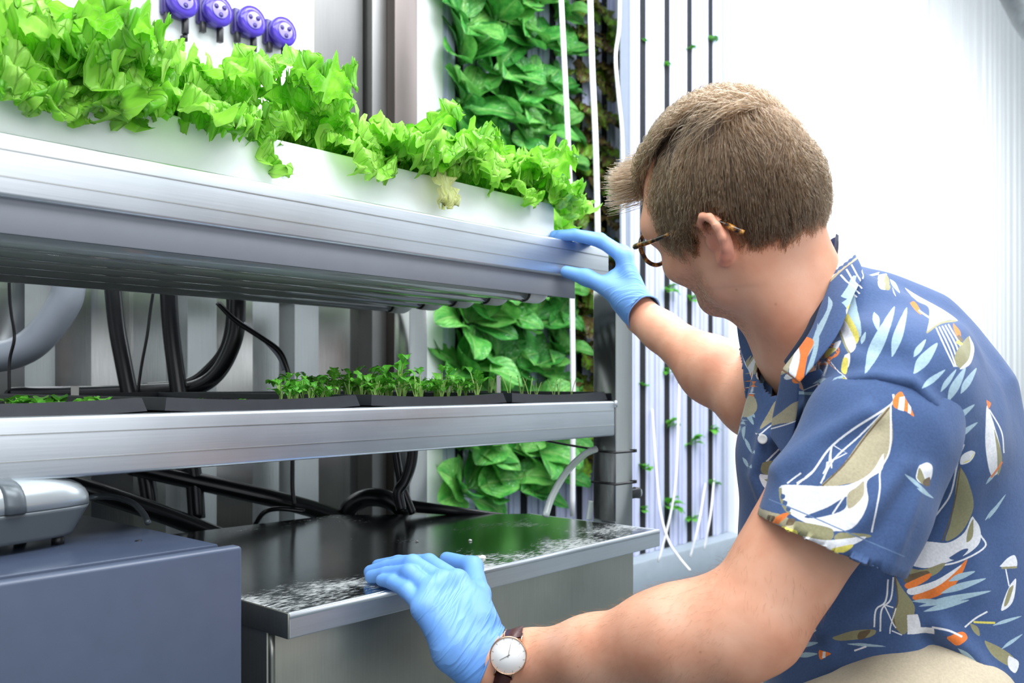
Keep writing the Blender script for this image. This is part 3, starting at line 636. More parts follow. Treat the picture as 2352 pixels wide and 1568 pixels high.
def leaf_mesh(name, L, W, nu, nv, frill, seed, arc=1.2, cup=0.25, kind='frilly', stalk=0.12, tooth=0.0, blister=0.0):
    """blade along +Y that rises to +Z and arches; u across, v along"""
    rs = np.random.RandomState(seed); ph = rs.uniform(0, 6.28, 12); v = []; f = []; uv = []
    dy = dz = 0.0; ang = math.radians(90 - 18 * rs.rand()); ds = L / nv; mid = [(0.0, 0.0, ang)]
    for j in range(nv):
        ang -= arc / nv * (0.6 + 0.9 * j / nv); dy += ds * math.cos(ang); dz += ds * math.sin(ang); mid.append((dy, dz, ang))
    rim = rs.uniform(-1, 1, (2, nv + 1)); tipj = rs.uniform(-1, 1, nu + 1)
    for j in range(nv + 1):
        s = j / nv; y, z, an = mid[j]
        t = max(0.0, (s - stalk) / (1 - stalk))
        if kind == 'spoon':
            wd = W * (0.09 + (math.sin(math.pi * min(1, t ** 0.85 * 0.97 + 0.02)) ** 0.62 if t > 0 else 0) * 0.93) if s > stalk * 0.5 else W * 0.09
            if j == nv: wd = W * 0.12
        else:
            wd = W * (0.10 + 0.92 * (t ** 0.6) * (1 - 0.62 * t ** 6))
        for i in range(nu + 1):
            u = 2 * i / nu - 1; e = abs(u); x = u * wd; off = cup * wd * (e ** 2) * 0.9; y_ = 0.0
            if kind == 'frilly':
                tip = max(0.0, (s - 0.70) / 0.30); edge = max(e ** 2.2, tip ** 2.2 * (1 - 0.3 * e)); A = frill * edge * min(1, t * 2.2)
                sg = 1 if u > 0 else -1; q = s * (1 - .35 * tip) ; pa = (u * 1.4) * tip
                off += A * (1.0 * math.sin(17 * q + sg * ph[0] + 6 * pa) + 0.85 * math.sin(38 * q + sg * ph[1] - 11 * pa) + 0.55 * math.sin(71 * q + sg * ph[2] + 17 * pa))
                x += sg * A * 0.55 * math.sin(38 * q + sg * ph[1] + 1.6) * (1 - .5 * tip); y_ += A * 0.7 * math.sin(52 * q + ph[4] + 9 * pa)
                if i in (0, nu): x += sg * tooth * 0.0065 * rim[0 if u < 0 else 1, j]
                if j == nv: y_ += tooth * 0.008 * tipj[i]
                off += 0.0065 * noise.noise(Vector((x * 55 + seed * 3.1, s * L * 55, ph[7]))) * (0.5 + e) + 0.0030 * noise.noise(Vector((x * 150 + seed, s * L * 150, ph[8])))
                off += 0.006 * (1 - e) * math.sin(9 * s + ph[5]) * t
            else:
                off += frill * e ** 2 * math.sin(10 * s + ph[0] + (1.5 if u > 0 else 0))
                off += blister * (math.sin(26 * (s - 0.45 * e) + ph[2]) * (0.3 + e) * (1 - e ** 4) + 0.6 * noise.noise(Vector((x * 90, s * L * 90, ph[7]))))
            nx = -math.sin(an); nzz = math.cos(an)
            v.append((x, y + off * nx + y_ * math.cos(an), z + off * nzz + y_ * math.sin(an))); uv.append(((u + 1) / 2, s))
    for j in range(nv):
        for i in range(nu):
            a = j * (nu + 1) + i; f.append((a, a + 1, a + nu + 2, a + nu + 1))
    me = mesh_from(name, v, f); lay = me.uv_layers.new(name='UVMap')
    idx = np.empty(len(me.loops), int); me.loops.foreach_get('vertex_index', idx); lay.data.foreach_set('uv', np.array(uv)[idx].ravel())
    me.shade_smooth(); return me
LET = []; LETY = []
for k in range(9):
    me = leaf_mesh('lettuce_leaf', 0.155 + 0.012 * (k % 4), 0.060 + 0.006 * (k % 3), 40, 52, 0.0105 + 0.0015 * (k % 3), 11 + k, arc=[0.9, 1.7, 2.5][k % 3], cup=-0.05 + 0.15 * (k % 2), tooth=0.42, stalk=0.05); me.materials.append(M['lettuce']); LET.append(me)
ly = leaf_mesh('lettuce_leaf', 0.135, 0.032, 20, 26, 0.006, 77, arc=2.6, cup=0.2, tooth=0.2, stalk=0.05); ly.materials.append(M['lettuce_yellow'])
ROM = []
for k in range(6):
    me = leaf_mesh('romaine_leaf', 0.150 + 0.012 * (k % 3), 0.046 + 0.006 * (k % 2), 12, 18, 0.006, 31 + k, arc=[0.35, 0.7, 1.2][k % 3], cup=0.32, kind='spoon', stalk=0.22, blister=0.0022); me.materials.append(M['romaine']); ROM.append(me)
RED = []
for k in range(4):
    me = leaf_mesh('red_leaf', 0.085, 0.032, 12, 12, 0.006, 51 + k, arc=1.6, cup=0.1, tooth=0.3, stalk=0.1); me.materials.append(M['red_lettuce']); RED.append(me)
def put(name, me, parent, loc, mat3, scale=1.0):
    o = bpy.data.objects.new(name, me); COL.objects.link(o); o.parent = parent
    o.matrix_local = Matrix.Translation(loc) @ mat3.to_4x4() @ Matrix.Scale(scale, 4); return o
def rot_to(az, tilt, roll=0.0):
    return Matrix.Rotation(az - math.pi / 2, 3, 'Z') @ Matrix.Rotation(-tilt, 3, 'X') @ Matrix.Rotation(roll, 3, 'Y')
# --- lettuce heads in the trough: az 270 deg faces the aisle
heads = [(-10, 190, 1.05, 14, 'frilly lettuce at the left edge of the picture, cut by the frame'), (110, 225, 1.0, 13, 'frilly lettuce second from the left with a pale drooping leaf'),
         (285, 262, 1.05, 17, 'large frilly lettuce drooping lowest over the trough on the left'), (480, 305, 0.86, 15, 'frilly lettuce below the middle purple pumps'),
         (690, 352, 0.92, 18, 'large frilly lettuce at the step of the trough, mid picture'), (890, 392, 0.95, 16, 'frilly lettuce with one yellowed hanging leaf'),
         (1050, 425, 0.92, 14, 'frilly lettuce second from the right end of the trough'), (1180, 452, 0.92, 15, 'frilly lettuce at the right end of the trough')]
rnd = random.Random(17)
for hi, (px, py, sc, n, lb) in enumerate(heads):
    b = onY(px, py, 1.045); base = Vector((b[0], 1.045, zr(0.281)))
    h = empty('lettuce', base, lb, 'lettuce', 'lettuce heads in the trough')
    for k in range(n):
        ring = 0 if k < n * 0.62 else 1
        if ring == 0:
            az = math.radians(270 + (-110 + 220 * (k + 0.5) / (n * 0.62)) + rnd.uniform(-12, 12)); tilt = rnd.uniform(0.05, 0.50); s = sc * rnd.uniform(0.80, 1.05)
        else:
            az = rnd.uniform(0, 6.28); tilt = rnd.uniform(-0.1, 0.25); s = sc * rnd.uniform(0.75, 1.05)
        put('leaf', LET[rnd.randrange(9)], h, Vector((0.012 * math.cos(az), 0.012 * math.sin(az), 0)), rot_to(az, tilt, rnd.uniform(-0.25, 0.25)), s)
    if hi == 5:
        o = put('leaf', ly, h, Vector((0.012, -0.03, 0.035)), rot_to(math.radians(278), 0.85), 0.95); o['label'] = 'yellowed wilted leaf hanging down'
# --- romaine on the rear towers: rosettes lean out of the tower
RAX = Matrix.Rotation(math.radians(52), 3, 'X')
rnd = random.Random(23)
rows_z = [zr(1.385 - 0.134 * k) for k in range(14)]
rowname = ['topmost', 'second from top', 'third from top', 'fourth from top', 'fifth from top', 'sixth from top', 'seventh from top', 'seventh from bottom', 'sixth from bottom', 'fifth from bottom', 'fourth from bottom', 'third from bottom', 'second from bottom', 'lowest']
colname = ['leftmost leafy tower', 'second leafy tower from left', 'third leafy tower from left', 'fourth leafy tower from left']
for ci in range(4):
    for ri, z in enumerate(rows_z):
        if ri == 0 and ci < 2: continue
        X = rowB[ci]; zz = z + rnd.uniform(-0.02, 0.02) + 0.03 * (ci % 2); pos = Vector((X, ROWB_Y - 0.003, zz))
        h = empty('romaine_plant', pos, f'green romaine plant, {rowname[ri]} on the {colname[ci]}', 'romaine', 'romaine plants on the leafy towers')
        for k in range(8):
            az = math.radians(90 + (-150 + 300 * (k + .5) / 8) + rnd.uniform(-15, 15)); tilt = rnd.uniform(0.25, 0.85); s = rnd.uniform(0.95, 1.28) * (0.72 if ci == 3 else 1)
            put('leaf', ROM[rnd.randrange(6)], h, Vector((rnd.uniform(-.006, .006), -0.006, rnd.uniform(-.008, .008))), RAX @ rot_to(az, tilt, rnd.uniform(-0.3, 0.3)), s)
for ci in (4, 5):
    for ri in range(14):
        z = zr(1.36 - 0.125 * ri + rnd.uniform(-.015, .015)); X = rowB[ci]
        h = empty('red_lettuce', (X, ROWB_Y - 0.003, z), f'small red-brown lettuce, {rowname[ri]} on the tower {"behind the straight white cord" if ci == 4 else "beside the seedling towers"}', 'lettuce', 'red lettuces on the rear towers')
        for k in range(8):
            az = math.radians(45 * k + rnd.uniform(-15, 15)); tilt = rnd.uniform(0.2, 0.9)
            put('leaf', RED[rnd.randrange(4)], h, Vector((0, -0.003, 0)), RAX @ rot_to(az, tilt, rnd.uniform(-.4, .4)), rnd.uniform(1.05, 1.5))
# --- tiny seedlings in the slots of the front towers
def mini_leaf(nm, L, W, seed, mat, lobes=0.0):
    me = leaf_mesh(nm, L, W, 6, 7, 0.0015, seed, arc=1.2, cup=0.3, kind='spoon', stalk=0.3)
    if lobes:
        for v_ in me.vertices: v_.co.x *= 1 + lobes * math.sin(v_.co.z * 900)
    me.materials.append(mat); return me
MINI = [mini_leaf('seedling_leaf', 0.030, 0.0085, 90 + k, M['sprout']) for k in range(3)]
for px, py, ti, sz, lb in ((1541, 150, 1, .9, 'tiny green seedling high in the second seedling tower slot'), (1590, 112, 2, 1, 'tiny seedling high in the third seedling tower slot'), (1632, 90, 3, 1.1, 'tiny seedling high in the fourth seedling tower slot'),
                       (1486, 90, 0, .6, 'wispy seedling near the top of the first seedling tower slot'), (1541, 665, 1, 1.5, 'green seedling beside the raised blue glove cuff'), (1590, 685, 2, 1.2, 'green seedling just under the man chin'),
                       (1476, 762, 0, .8, 'wispy seedling below the raised glove in the first slot'), (1541, 850, 1, 1.1, 'green seedling below the raised forearm'), (1480, 880, 0, .9, 'wispy seedling level with the seedling trays'),
                       (1546, 978, 1, 1.5, 'bright seedling in the second slot below the forearm'), (1590, 1015, 2, 1.7, 'bright seedling in the third slot below the forearm'), (1638, 982, 3, 1.3, 'seedling in the fourth slot beside the shirt'),
                       (1480, 1070, 0, 1.1, 'wispy seedling level with the cable ties'), (1638, 1110, 3, 1.5, 'seedling low in the fourth slot beside the shirt'), (1545, 1160, 1, 2.0, 'largest low seedling, in the second slot'), (1590, 1188, 2, 1.4, 'lowest seedling in the third slot'), (1480, 1165, 0, .8, 'wispy seedling lowest in the first slot')):
    p = onY(px, py, ROWA_Y); X = rowA[ti]
    h = empty('seedling', (X, ROWA_Y + 0.007, p[2] - .012), lb, 'seedling', 'seedlings in the tower slots')
    for k in range(5):
        az = math.radians(270 + rnd.uniform(-75, 75)); put('leaf', MINI[k % 3], h, Vector((0, 0, 0)), rot_to(az, rnd.uniform(.2, 1.1)), sz * rnd.uniform(1.0, 1.6))
# --- seedlings in the trays: stem plus leaves, single mesh (a few pixels across each)
def seedling_mesh(nm, kind, seed):
    rs = random.Random(seed); bm = bmesh.new(); mats = [M['sprout'], M['stem']]
    def addmesh(me, mt, mi):
        k0 = len(bm.faces); bm.from_mesh(me); bm.verts.ensure_lookup_table(); bm.faces.ensure_lookup_table()
        vs = {v for fc in bm.faces[k0:] for v in fc.verts}
        for v in vs: v.co = mt @ v.co
        for fc in bm.faces[k0:]: fc.material_index = mi; fc.smooth = True
    H = 0.030 + 0.012 * rs.random()
    specs = {'arugula': 6, 'round': 3, 'thin': 2}[kind]
    for k in range(specs):
        az = rs.uniform(0, 6.28); h = H * rs.uniform(0.35, 1.0) if kind == 'arugula' else (0.006 if kind == 'round' else H * rs.uniform(.6, 1.1))
        lean = rs.uniform(0.05, 0.4) if kind != 'round' else 0.2; tip = Vector((math.cos(az) * h * lean, math.sin(az) * h * lean, h))
        tv, tf = tube_geo([(0, 0, 0), tuple(tip * 0.5 + Vector((0, 0, h * .08))), tuple(tip)], 0.0008, 5, 3, False); sm = mesh_from('s', tv, tf); addmesh(sm, Matrix.Identity(4), 1); bpy.data.meshes.remove(sm)
        lm = leaf_mesh('l', {'arugula': .019, 'round': .022, 'thin': .007}[kind] * rs.uniform(.8, 1.2), {'arugula': .0058, 'round': .0085, 'thin': .0015}[kind], 6, 7, 0.001, seed * 7 + k, arc=[1.0, 1.9, 2.3][k % 3], cup=.3, kind='spoon', stalk=.1)
        if kind == 'arugula':
            for v_ in lm.vertices: v_.co.x *= 1 + .35 * math.sin(v_.co.length * 1100)
        addmesh(lm, Matrix.Translation(tip) @ rot_to(az, rs.uniform(.1, .7) if kind != 'round' else 0.8).to_4x4(), 0); bpy.data.meshes.remove(lm)
    me = bpy.data.meshes.new(nm); bm.to_mesh(me); bm.free()
    for m_ in mats: me.materials.append(m_)
    return me
ARU = [seedling_mesh('arugula_seedling', 'arugula', 200 + k) for k in range(6)]
RND = [seedling_mesh('sprout', 'round', 300 + k) for k in range(4)]
THN = [seedling_mesh('thin_sprout', 'thin', 400 + k) for k in range(3)]
ROWW = ['front row', 'second row', 'third row', 'fourth row', 'fifth row', 'rear row']
NUMW = ['first', 'second', 'third', 'fourth', 'fifth', 'sixth', 'seventh', 'eighth', 'ninth', 'tenth', 'eleventh', 'twelfth']
def sow(nm, meshes, x0, x1, ys, n, sc, lb, gp, cat='seedling', jig=.010, pxmin=0):
    cols = math.ceil(n / len(ys))
    for r, yy in enumerate(ys):
        seen = 0
        for c_ in range(cols):
            y = yy + rnd.uniform(-.01, .01); x = x0 + (x1 - x0) * (c_ + 0.5) / cols + rnd.uniform(-jig, jig)
            q = proj(np.array([[x, y, SOIL]]))
            if q[0][0] < pxmin: continue
            o = bpy.data.objects.new(nm, meshes[rnd.randrange(len(meshes))]); COL.objects.link(o)
            o.location = (x, y, SOIL - 0.0005); o.rotation_euler = (0, 0, rnd.uniform(0, 6.28)); o.scale = [sc * rnd.uniform(.75, 1.2)] * 3
            tag(o, f'{lb}, {ROWW[r]}, {NUMW[seen]} from left', cat, gp); seen += 1
sow('arugula_seedling', ARU, 0.640, 0.748, [0.958, 0.995, 1.035], 24, 0.85, 'dark green seedling in the second tray', 'arugula seedlings in the second tray', pxmin=640)
sow('arugula_seedling', ARU, 0.800, 1.035, [0.960, 1.00, 1.05, 1.11, 1.18, 1.27], 60, 1.0, 'arugula seedling in the third tray', 'arugula seedlings in the third tray', pxmin=660)
sow('sprout', RND, 0.20, 0.45, [0.962, 1.0, 1.05, 1.12], 36, 0.9, 'round bright sprout in the left tray', 'round sprouts in the left tray')
sow('sprout', RND, 0.52, 0.64, [1.0, 1.1], 8, 0.45, 'tiny dark sprout in the second tray', 'tiny sprouts in the second tray')
sow('thin_sprout', THN, 1.09, 1.28, [0.97, 1.05, 1.15, 1.25], 24, 0.9, 'thin wispy sprout in the right tray', 'thin sprouts in the right tray')
for px, py, sz, lb in ((915, 850, 1.55, 'tallest arugula seedling, in front of the steel post'), (1008, 865, 1.1, 'tall arugula seedling with upright leaf in the third tray centre'), (863, 868, 1.05, 'tall forked arugula seedling left in the third tray')):
    p = onY(px, py, 0.968); o = bpy.data.objects.new('arugula_seedling', ARU[(px // 7) % 6]); COL.objects.link(o); o.location = (p[0], .966, SOIL - .0005); o.scale = [sz] * 3; tag(o, lb, 'seedling', 'arugula seedlings in the third tray')
# ================================================================ the man
man = empty('person', P(2080, 1500, 1.03) * np.array([1, 1, 0]), 'man in blue sailboat-print shirt and glasses crouching at the rack, both hands in blue gloves', 'person')
# ---- head frame: x his right, y where he faces, z up
def Rm(ax, deg): return np.array(Matrix.Rotation(math.radians(deg), 3, ax))
HR = Rm('Z', -11) @ Rm('Y', -25) @ Rm('X', -7)
HC = np.array([0.943, 0.479, CAMZ + 0.189]) - RT * 0.010
def H(x, y, z): return HC + HR @ np.array([x, y, z], float)
HS = 1.0
skin = NT('skin'); 
def skin_mat():
    m = skin; geo = m.coord((1, 1, 1))
    n1 = m.n('ShaderNodeTexNoise', Scale=18.0, Detail=5.0); m.l(geo, n1.inputs[0])
    base = m.ramp(n1.outputs[0], [(0.3, lin((216, 148, 118))), (0.5, lin((227, 166, 136))), (0.7, lin((235, 181, 153)))])
    n2 = m.n('ShaderNodeTexNoise', Scale=260.0, Detail=3.0); m.l(geo, n2.inputs[0])
    fr = m.n('ShaderNodeTexVoronoi', Scale=42.0); m.l(geo, fr.inputs[0])
    fk = m.ramp(fr.outputs[0], [(0.0, (0.55, 0.55, 0.55, 1)), (0.085, (0, 0, 0, 1))])
    mx = m.n('ShaderNodeMix', data_type='RGBA'); m.l(fk.outputs[0], mx.inputs[0]); m.l(base.outputs[0], mx.inputs[6]); mx.inputs[7].default_value = lin((168, 104, 78))
    # stubble attribute
    at = m.n('ShaderNodeAttribute', attribute_name='stubble'); st = m.ramp(n2.outputs[0], [(0.42, (0.2, 0.2, 0.2, 1)), (0.6, (1, 1, 1, 1))])
    mu = m.n('ShaderNodeMath', operation='MULTIPLY'); m.l(at.outputs['Fac'], mu.inputs[0]); m.l(st.outputs[0], mu.inputs[1])
    mx2 = m.n('ShaderNodeMix', data_type='RGBA'); m.l(mu.outputs[0], mx2.inputs[0]); m.l(mx.outputs[2], mx2.inputs[6]); mx2.inputs[7].default_value = lin((138, 98, 78))
    red = m.n('ShaderNodeAttribute', attribute_name='flush'); mx3 = m.n('ShaderNodeMix', data_type='RGBA'); m.l(red.outputs['Fac'], mx3.inputs[0]); m.l(mx2.outputs[2], mx3.inputs[6]); mx3.inputs[7].default_value = lin((222, 128, 112))
    m.l(mx3.outputs[2], m.b.inputs['Base Color']); m.b.inputs['Roughness'].default_value = 0.48; m.b.inputs['Specular IOR Level'].default_value = 0.35
    m.b.inputs['Subsurface Weight'].default_value = 0.12; m.b.inputs['Subsurface Radius'].default_value = (0.012, 0.005, 0.003); m.b.inputs['Subsurface Scale'].default_value = 0.5
    m.bump(n2.outputs[0], 0.12, 0.001); return m.m
skin_mat()
B = Field((0.70, 0.10, 0.30), (1.40, 0.86, 1.06), 0.0026)
def hcone(a, b, ra, rb, k=0.012, **kw): B.cone(H(*a), H(*b), ra, rb, k, **kw)
def hell(c, r, k=0.012, op='add', R=None): B.ell(H(*c), r, k, op, HR if R is None else HR @ R)
# skull and face
hell((0, -0.008, 0.022), (0.075, 0.093, 0.094), 0.0)
hell((0, 0.035, 0.030), (0.066, 0.062, 0.075), 0.03)
hell((0, 0.034, -0.040), (0.055, 0.048, 0.060), 0.03)          # mid face
hcone((-0.052, 0.002, -0.062), (-0.016, 0.062, -0.086), 0.014, 0.013, 0.03); hcone((0.052, 0.002, -0.062), (0.016, 0.062, -0.086), 0.014, 0.013, 0.03)   # jaw
hcone((-0.012, 0.061, -0.087), (0.012, 0.061, -0.087), 0.0135, 0.0135, 0.02)  # chin
hcone((-0.056, 0.0, -0.03), (-0.053, 0.004, -0.068), 0.016, 0.013, 0.03); hcone((0.056, 0.0, -0.03), (0.053, 0.004, -0.068), 0.016, 0.013, 0.03)
hell((-0.046, 0.060, -0.030), (0.020, 0.022, 0.018), 0.025); hell((0.046, 0.060, -0.030), (0.020, 0.022, 0.018), 0.025)  # cheekbones
hcone((-0.050, 0.070, 0.022), (0.050, 0.070, 0.022), 0.018, 0.018, 0.022)  # brow
hell((-0.033, 0.096, 0.000), (0.019, 0.016, 0.012), 0.012, 'sub'); hell((0.033, 0.096, 0.000), (0.019, 0.016, 0.012), 0.012, 'sub')
hcone((0, 0.090, 0.010), (0, 0.116, -0.036), 0.0085, 0.0115, 0.012); hcone((-0.011, 0.099, -0.042), (0.011, 0.099, -0.042), 0.0085, 0.0085, 0.01)   # nose
hcone((-0.017, 0.074, -0.061), (0.017, 0.074, -0.061), 0.0055, 0.0055, 0.010); hcone((-0.014, 0.073, -0.070), (0.014, 0.073, -0.070), 0.0065, 0.0065, 0.010)  # lips
hcone((-0.022, 0.082, -0.066), (0.022, 0.082, -0.066), 0.0022, 0.0022, 0.004, op='sub')
for sx in (-1, 1): hell((sx * 0.032, 0.083, 0.0), (0.0122, 0.0122, 0.0122), 0.004)
# neck
NB = P(1880, 800, 1.05)
B.cone(H(0, -0.028, -0.035), NB, 0.058, 0.064, 0.03)
B.cone(H(-0.045, -0.03, -0.045), P(1860, 800, 1.0), 0.022, 0.030, 0.03)
B.cone(H(0, 0.020, -0.085), P(1815, 795, 1.08), 0.030, 0.028, 0.03)
# torso core (under the shirt), shoulders, arms
LSH, LEL, LWR = P(2030, 950, 0.900), P(1722, 1432, 0.892), P(1128, 1524, 1.03)
RSH, REL, RWR = P(1850, 815, 1.21), P(1735, 925, 1.30), P(1476, 728, 1.47)
CH, BE, PE = P(2010, 1010, 1.08), P(2060, 1260, 1.08), P(2120, 1490, 1.08)
B.cone(NB, CH, 0.06, 0.09, 0.03); B.cone(CH, BE, 0.095, 0.09, 0.03); B.cone(BE, PE, 0.09, 0.095, 0.03)
B.cone(NB, LSH + np.array([0, 0, .0]), 0.045, 0.045, 0.03); B.cone(NB, RSH, 0.045, 0.045, 0.03)
def lerp(a, b, t): return np.array(a) * (1 - t) + np.array(b) * t
UPA = np.array([0, 0, 1.0])
B.cone(LSH, lerp(LSH, LEL, .45), 0.050, 0.051, 0.03); B.cone(lerp(LSH, LEL, .40), lerp(LSH, LEL, .8) , 0.051, 0.0455, 0.03); B.cone(lerp(LSH, LEL, .75), LEL, 0.045, 0.043, 0.03)
B.cone(lerp(LSH, LEL, .62) + np.array([-.004, 0, .004]), lerp(LSH, LEL, .88), 0.044, 0.036, 0.02)
B.cone(LEL + np.array([0.0, 0.0, -0.008]), P(1690, 1500, .885), 0.038, 0.026, 0.03)      # elbow tip
m1 = P(1560, 1462, 0.918); m2 = P(1360, 1498, 0.975)
B.cone(LEL, m1, 0.0415, 0.0445, 0.03); B.cone(m1, m2, 0.0445, 0.0365, 0.025); B.cone(m2, P(1215, 1514, 1.02), 0.037, 0.0300, 0.02, flat=(FW, 0.92)); B.cone(P(1215, 1514, 1.02), LWR, 0.0300, 0.0290, 0.02); B.cone(LWR, P(1075, 1450, 1.055), 0.0285, 0.018, 0.015)
B.cone(P(1640, 1425, .905), P(1500, 1450, .935), 0.036, 0.032, 0.03)
B.cone(RSH, REL, 0.052, 0.046, 0.03); B.cone(REL, lerp(REL, RWR, .35), 0.044, 0.0455, 0.03); B.cone(lerp(REL, RWR, .35), lerp(REL, RWR, .85), 0.0450, 0.0285, 0.03); B.cone(lerp(REL, RWR, .82), RWR, 0.0285, 0.0262, 0.02); B.cone(RWR, P(1455, 672, 1.475), 0.026, 0.017, 0.015)
# near ear: cup, rim, lobe (and the same on the far side)
for sx in (-1, 1):
    q = lambda x, y, z: (sx * (0.003 + x * 0.96), y * 0.9 - 0.024, z * 0.82 - 0.002)
    Re = Rm('Z', sx * 22)
    hell(q(0.0785, -0.012, -0.008), (0.0065, 0.017, 0.028), 0.006, 'add', Re)
    hell(q(0.0895, -0.0035, -0.012), (0.0105, 0.0095, 0.016), 0.003, 'sub', Re)
    hell(q(0.0905, -0.009, 0.012), (0.0085, 0.0085, 0.0095), 0.003, 'sub', Re)
    rim = [(0.078, 0.008, 0.004), (0.0825, 0.006, 0.018), (0.087, -0.006, 0.0265), (0.091, -0.019, 0.023), (0.0935, -0.0265, 0.010), (0.0925, -0.0265, -0.006), (0.0885, -0.021, -0.020), (0.083, -0.012, -0.031), (0.0795, -0.004, -0.0375), (0.078, 0.000, -0.031)]
    rr = [0.0035, 0.0040, 0.0044, 0.0044, 0.0042, 0.0042, 0.0045, 0.0062, 0.0066, 0.005]
    for a, b, ra, rb in zip(rim, rim[1:], rr, rr[1:]): hcone(q(*a), q(*b), ra, rb, 0.0035)
    hcone(q(0.0775, 0.0075, -0.008), q(0.078, 0.006, -0.016), 0.0042, 0.004, 0.004)
V, Q = B.mesh(2)
me = np_mesh('body', V, Q)
LV = (V - HC) @ HR  # head-local
stub = np.clip(np.minimum((LV[:, 1] - 0.0) / 0.03, (-0.028 - LV[:, 2]) / 0.03), 0, 1) * np.clip((LV[:, 2] + 0.16) / 0.03, 0, 1) * 0.55
stub *= (np.abs(LV[:, 0]) < .085)
flush = np.clip(1 - np.linalg.norm((LV - np.array([-0.088, -0.032, -0.015])) / np.array([.02, .03, .045]), axis=1), 0, 1) * 0.9
flush = np.maximum(flush, np.clip(1 - np.linalg.norm((LV - np.array([0, .116, -.038])) / .022, axis=1), 0, 1) * .5)
for nm, ar in (('stubble', stub), ('flush', flush)):
    a = me.attributes.new(nm, 'FLOAT', 'POINT'); a.data.foreach_set('value', ar.astype(np.float32))
body = link('body', me, skin.m, man)
bodyV = V; bodyT = BVHTree.FromPolygons([tuple(x) for x in V], [tuple(x) for x in Q])
# ---------------- gloves
glove = NT('blue_nitrile_glove')
def glove_mat():
    m = glove; nz = m.n('ShaderNodeTexNoise', Scale=14.0, Detail=3.0); m.l(m.coord(), nz.inputs[0])
    r = m.ramp(nz.outputs[0], [(0.3, lin((102, 155, 226))), (0.7, lin((120, 172, 238)))]); m.l(r.outputs[0], m.b.inputs['Base Color'])
    m.b.inputs['Roughness'].default_value = 0.5; m.b.inputs['Subsurface Weight'].default_value = 0.08; m.b.inputs['Subsurface Radius'].default_value = (.003, .004, .008)
    at = m.n('ShaderNodeAttribute', attribute_name='wr'); sep = m.n('ShaderNodeSeparateXYZ'); m.l(at.outputs['Vector'], sep.inputs[0])
    mp = m.n('ShaderNodeMapping'); mp.inputs['Scale'].default_value = (10, 72, 10); m.l(at.outputs['Vector'], mp.inputs[0])
    wv = m.n('ShaderNodeTexNoise', Scale=1.0, Detail=2.0, Distortion=0.4); m.l(mp.outputs[0], wv.inputs[0])
    rp = m.ramp(wv.outputs[0], [(0.40, (0, 0, 0, 1)), (0.5, (1, 1, 1, 1)), (0.60, (0, 0, 0, 1))])
    fo = m.n('ShaderNodeAttribute', attribute_name='fold'); mu = m.n('ShaderNodeMath', operation='MULTIPLY'); m.l(rp.outputs[0], mu.inputs[0]); m.l(fo.outputs['Fac'], mu.inputs[1])
    m.bump(mu.outputs[0], 0.36, 0.004); return m.m
glove_mat()
def make_glove(name, lo, hi, wrist, fingers, thumb, palm_extra, cuff_p, cuff_n, cuff_r, label, foldf):
    G = Field(lo, hi, 0.0017); W = P(*wrist)
    mcps = [P(*f_[0]) for f_ in fingers]
    cen = sum(mcps) / len(mcps); pn = nrm(np.cross(mcps[-1] - mcps[0], cen - W))
    for k, mc in enumerate(mcps):
        G.cone(W + (mc - cen) * 0.35, mc, 0.0235, 0.0128 + (0.001 if k < 3 else -.0005), 0.014, flat=(pn, 0.86))
    for a, b in zip(mcps, mcps[1:]): G.cone(a, b, 0.0118, 0.0118, 0.010)
    for a_, ra, b_, rb in palm_extra: G.cone(P(*a_), P(*b_), ra, rb, 0.014)
    for k, f_ in enumerate(fingers):
        J = [P(*p) for p in f_]; R0 = [0.0116, 0.0120, 0.0114, 0.0100][k]
        rs = [R0, R0 * .93, R0 * .83, R0 * .74]
        for i in range(3): G.cone(J[i], J[i + 1], rs[i], rs[i + 1], 0.0035)
    J = [P(*p) for p in thumb]; rs = [0.0200, 0.0148, 0.0130, 0.0100]
    for i in range(3): G.cone(J[i], J[i + 1], rs[i], rs[i + 1], 0.008 if i else 0.016)
    cp = P(*cuff_p); cn = nrm(cuff_n)
    G.cone(W, cp + cn * 0.02, 0.0292, cuff_r, 0.012); G.half(cp, cn)
    V, Q = G.mesh(2); keep = ((V[Q].mean(1) - cp) @ cn) < -0.0012
    # drop the flat end so that the cuff is open
    sd_ = (V - cp) @ cn; V = V - np.where(sd_ > -0.0035, sd_, 0)[:, None] * cn; Q = Q[keep]; me = np_mesh(name, V, Q)
    ax = nrm(W - cen); side = nrm(mcps[-1] - mcps[0]); L = np.stack([(V - W) @ side, (V - W) @ (ax * .91 - side * .41), (V - W) @ pn], 1)
    a = me.attributes.new('wr', 'FLOAT_VECTOR', 'POINT'); a.data.foreach_set('vector', L.astype(np.float32).ravel())
    a = me.attributes.new('fold', 'FLOAT', 'POINT'); a.data.foreach_set('value', foldf(V, W, cen).astype(np.float32))
    o = link(name, me, glove.m, man); o['label'] = label
    # rolled bead at the cuff
    e = (np.abs((V - cp) @ cn) < 0.003) & (np.linalg.norm(V - cp, axis=1) < 0.043); E = V[e]; c0 = E.mean(0); u = nrm(np.cross(cn, [0.1, 0.2, 1])); v = np.cross(cn, u)
    th = np.arctan2((E - c0) @ v, (E - c0) @ u); pts = []
    for q in np.linspace(-math.pi, math.pi, 25)[:-1]:
        s_ = E[np.abs((th - q + math.pi) % (2 * math.pi) - math.pi) < 0.25]
        if len(s_): r_ = np.percentile(np.linalg.norm(s_ - c0 - np.outer((s_ - c0) @ cn, cn), axis=1), 85); pts.append(c0 + (u * math.cos(q) + v * math.sin(q)) * (r_ + .0003))
    pts.append(pts[0]); vv, ff = tube_geo(pts, 0.0014, 8, 3, False); bme = mesh_from('cuff_bead', vv, ff); b = link('cuff_bead', bme, glove.m, o)
    return o
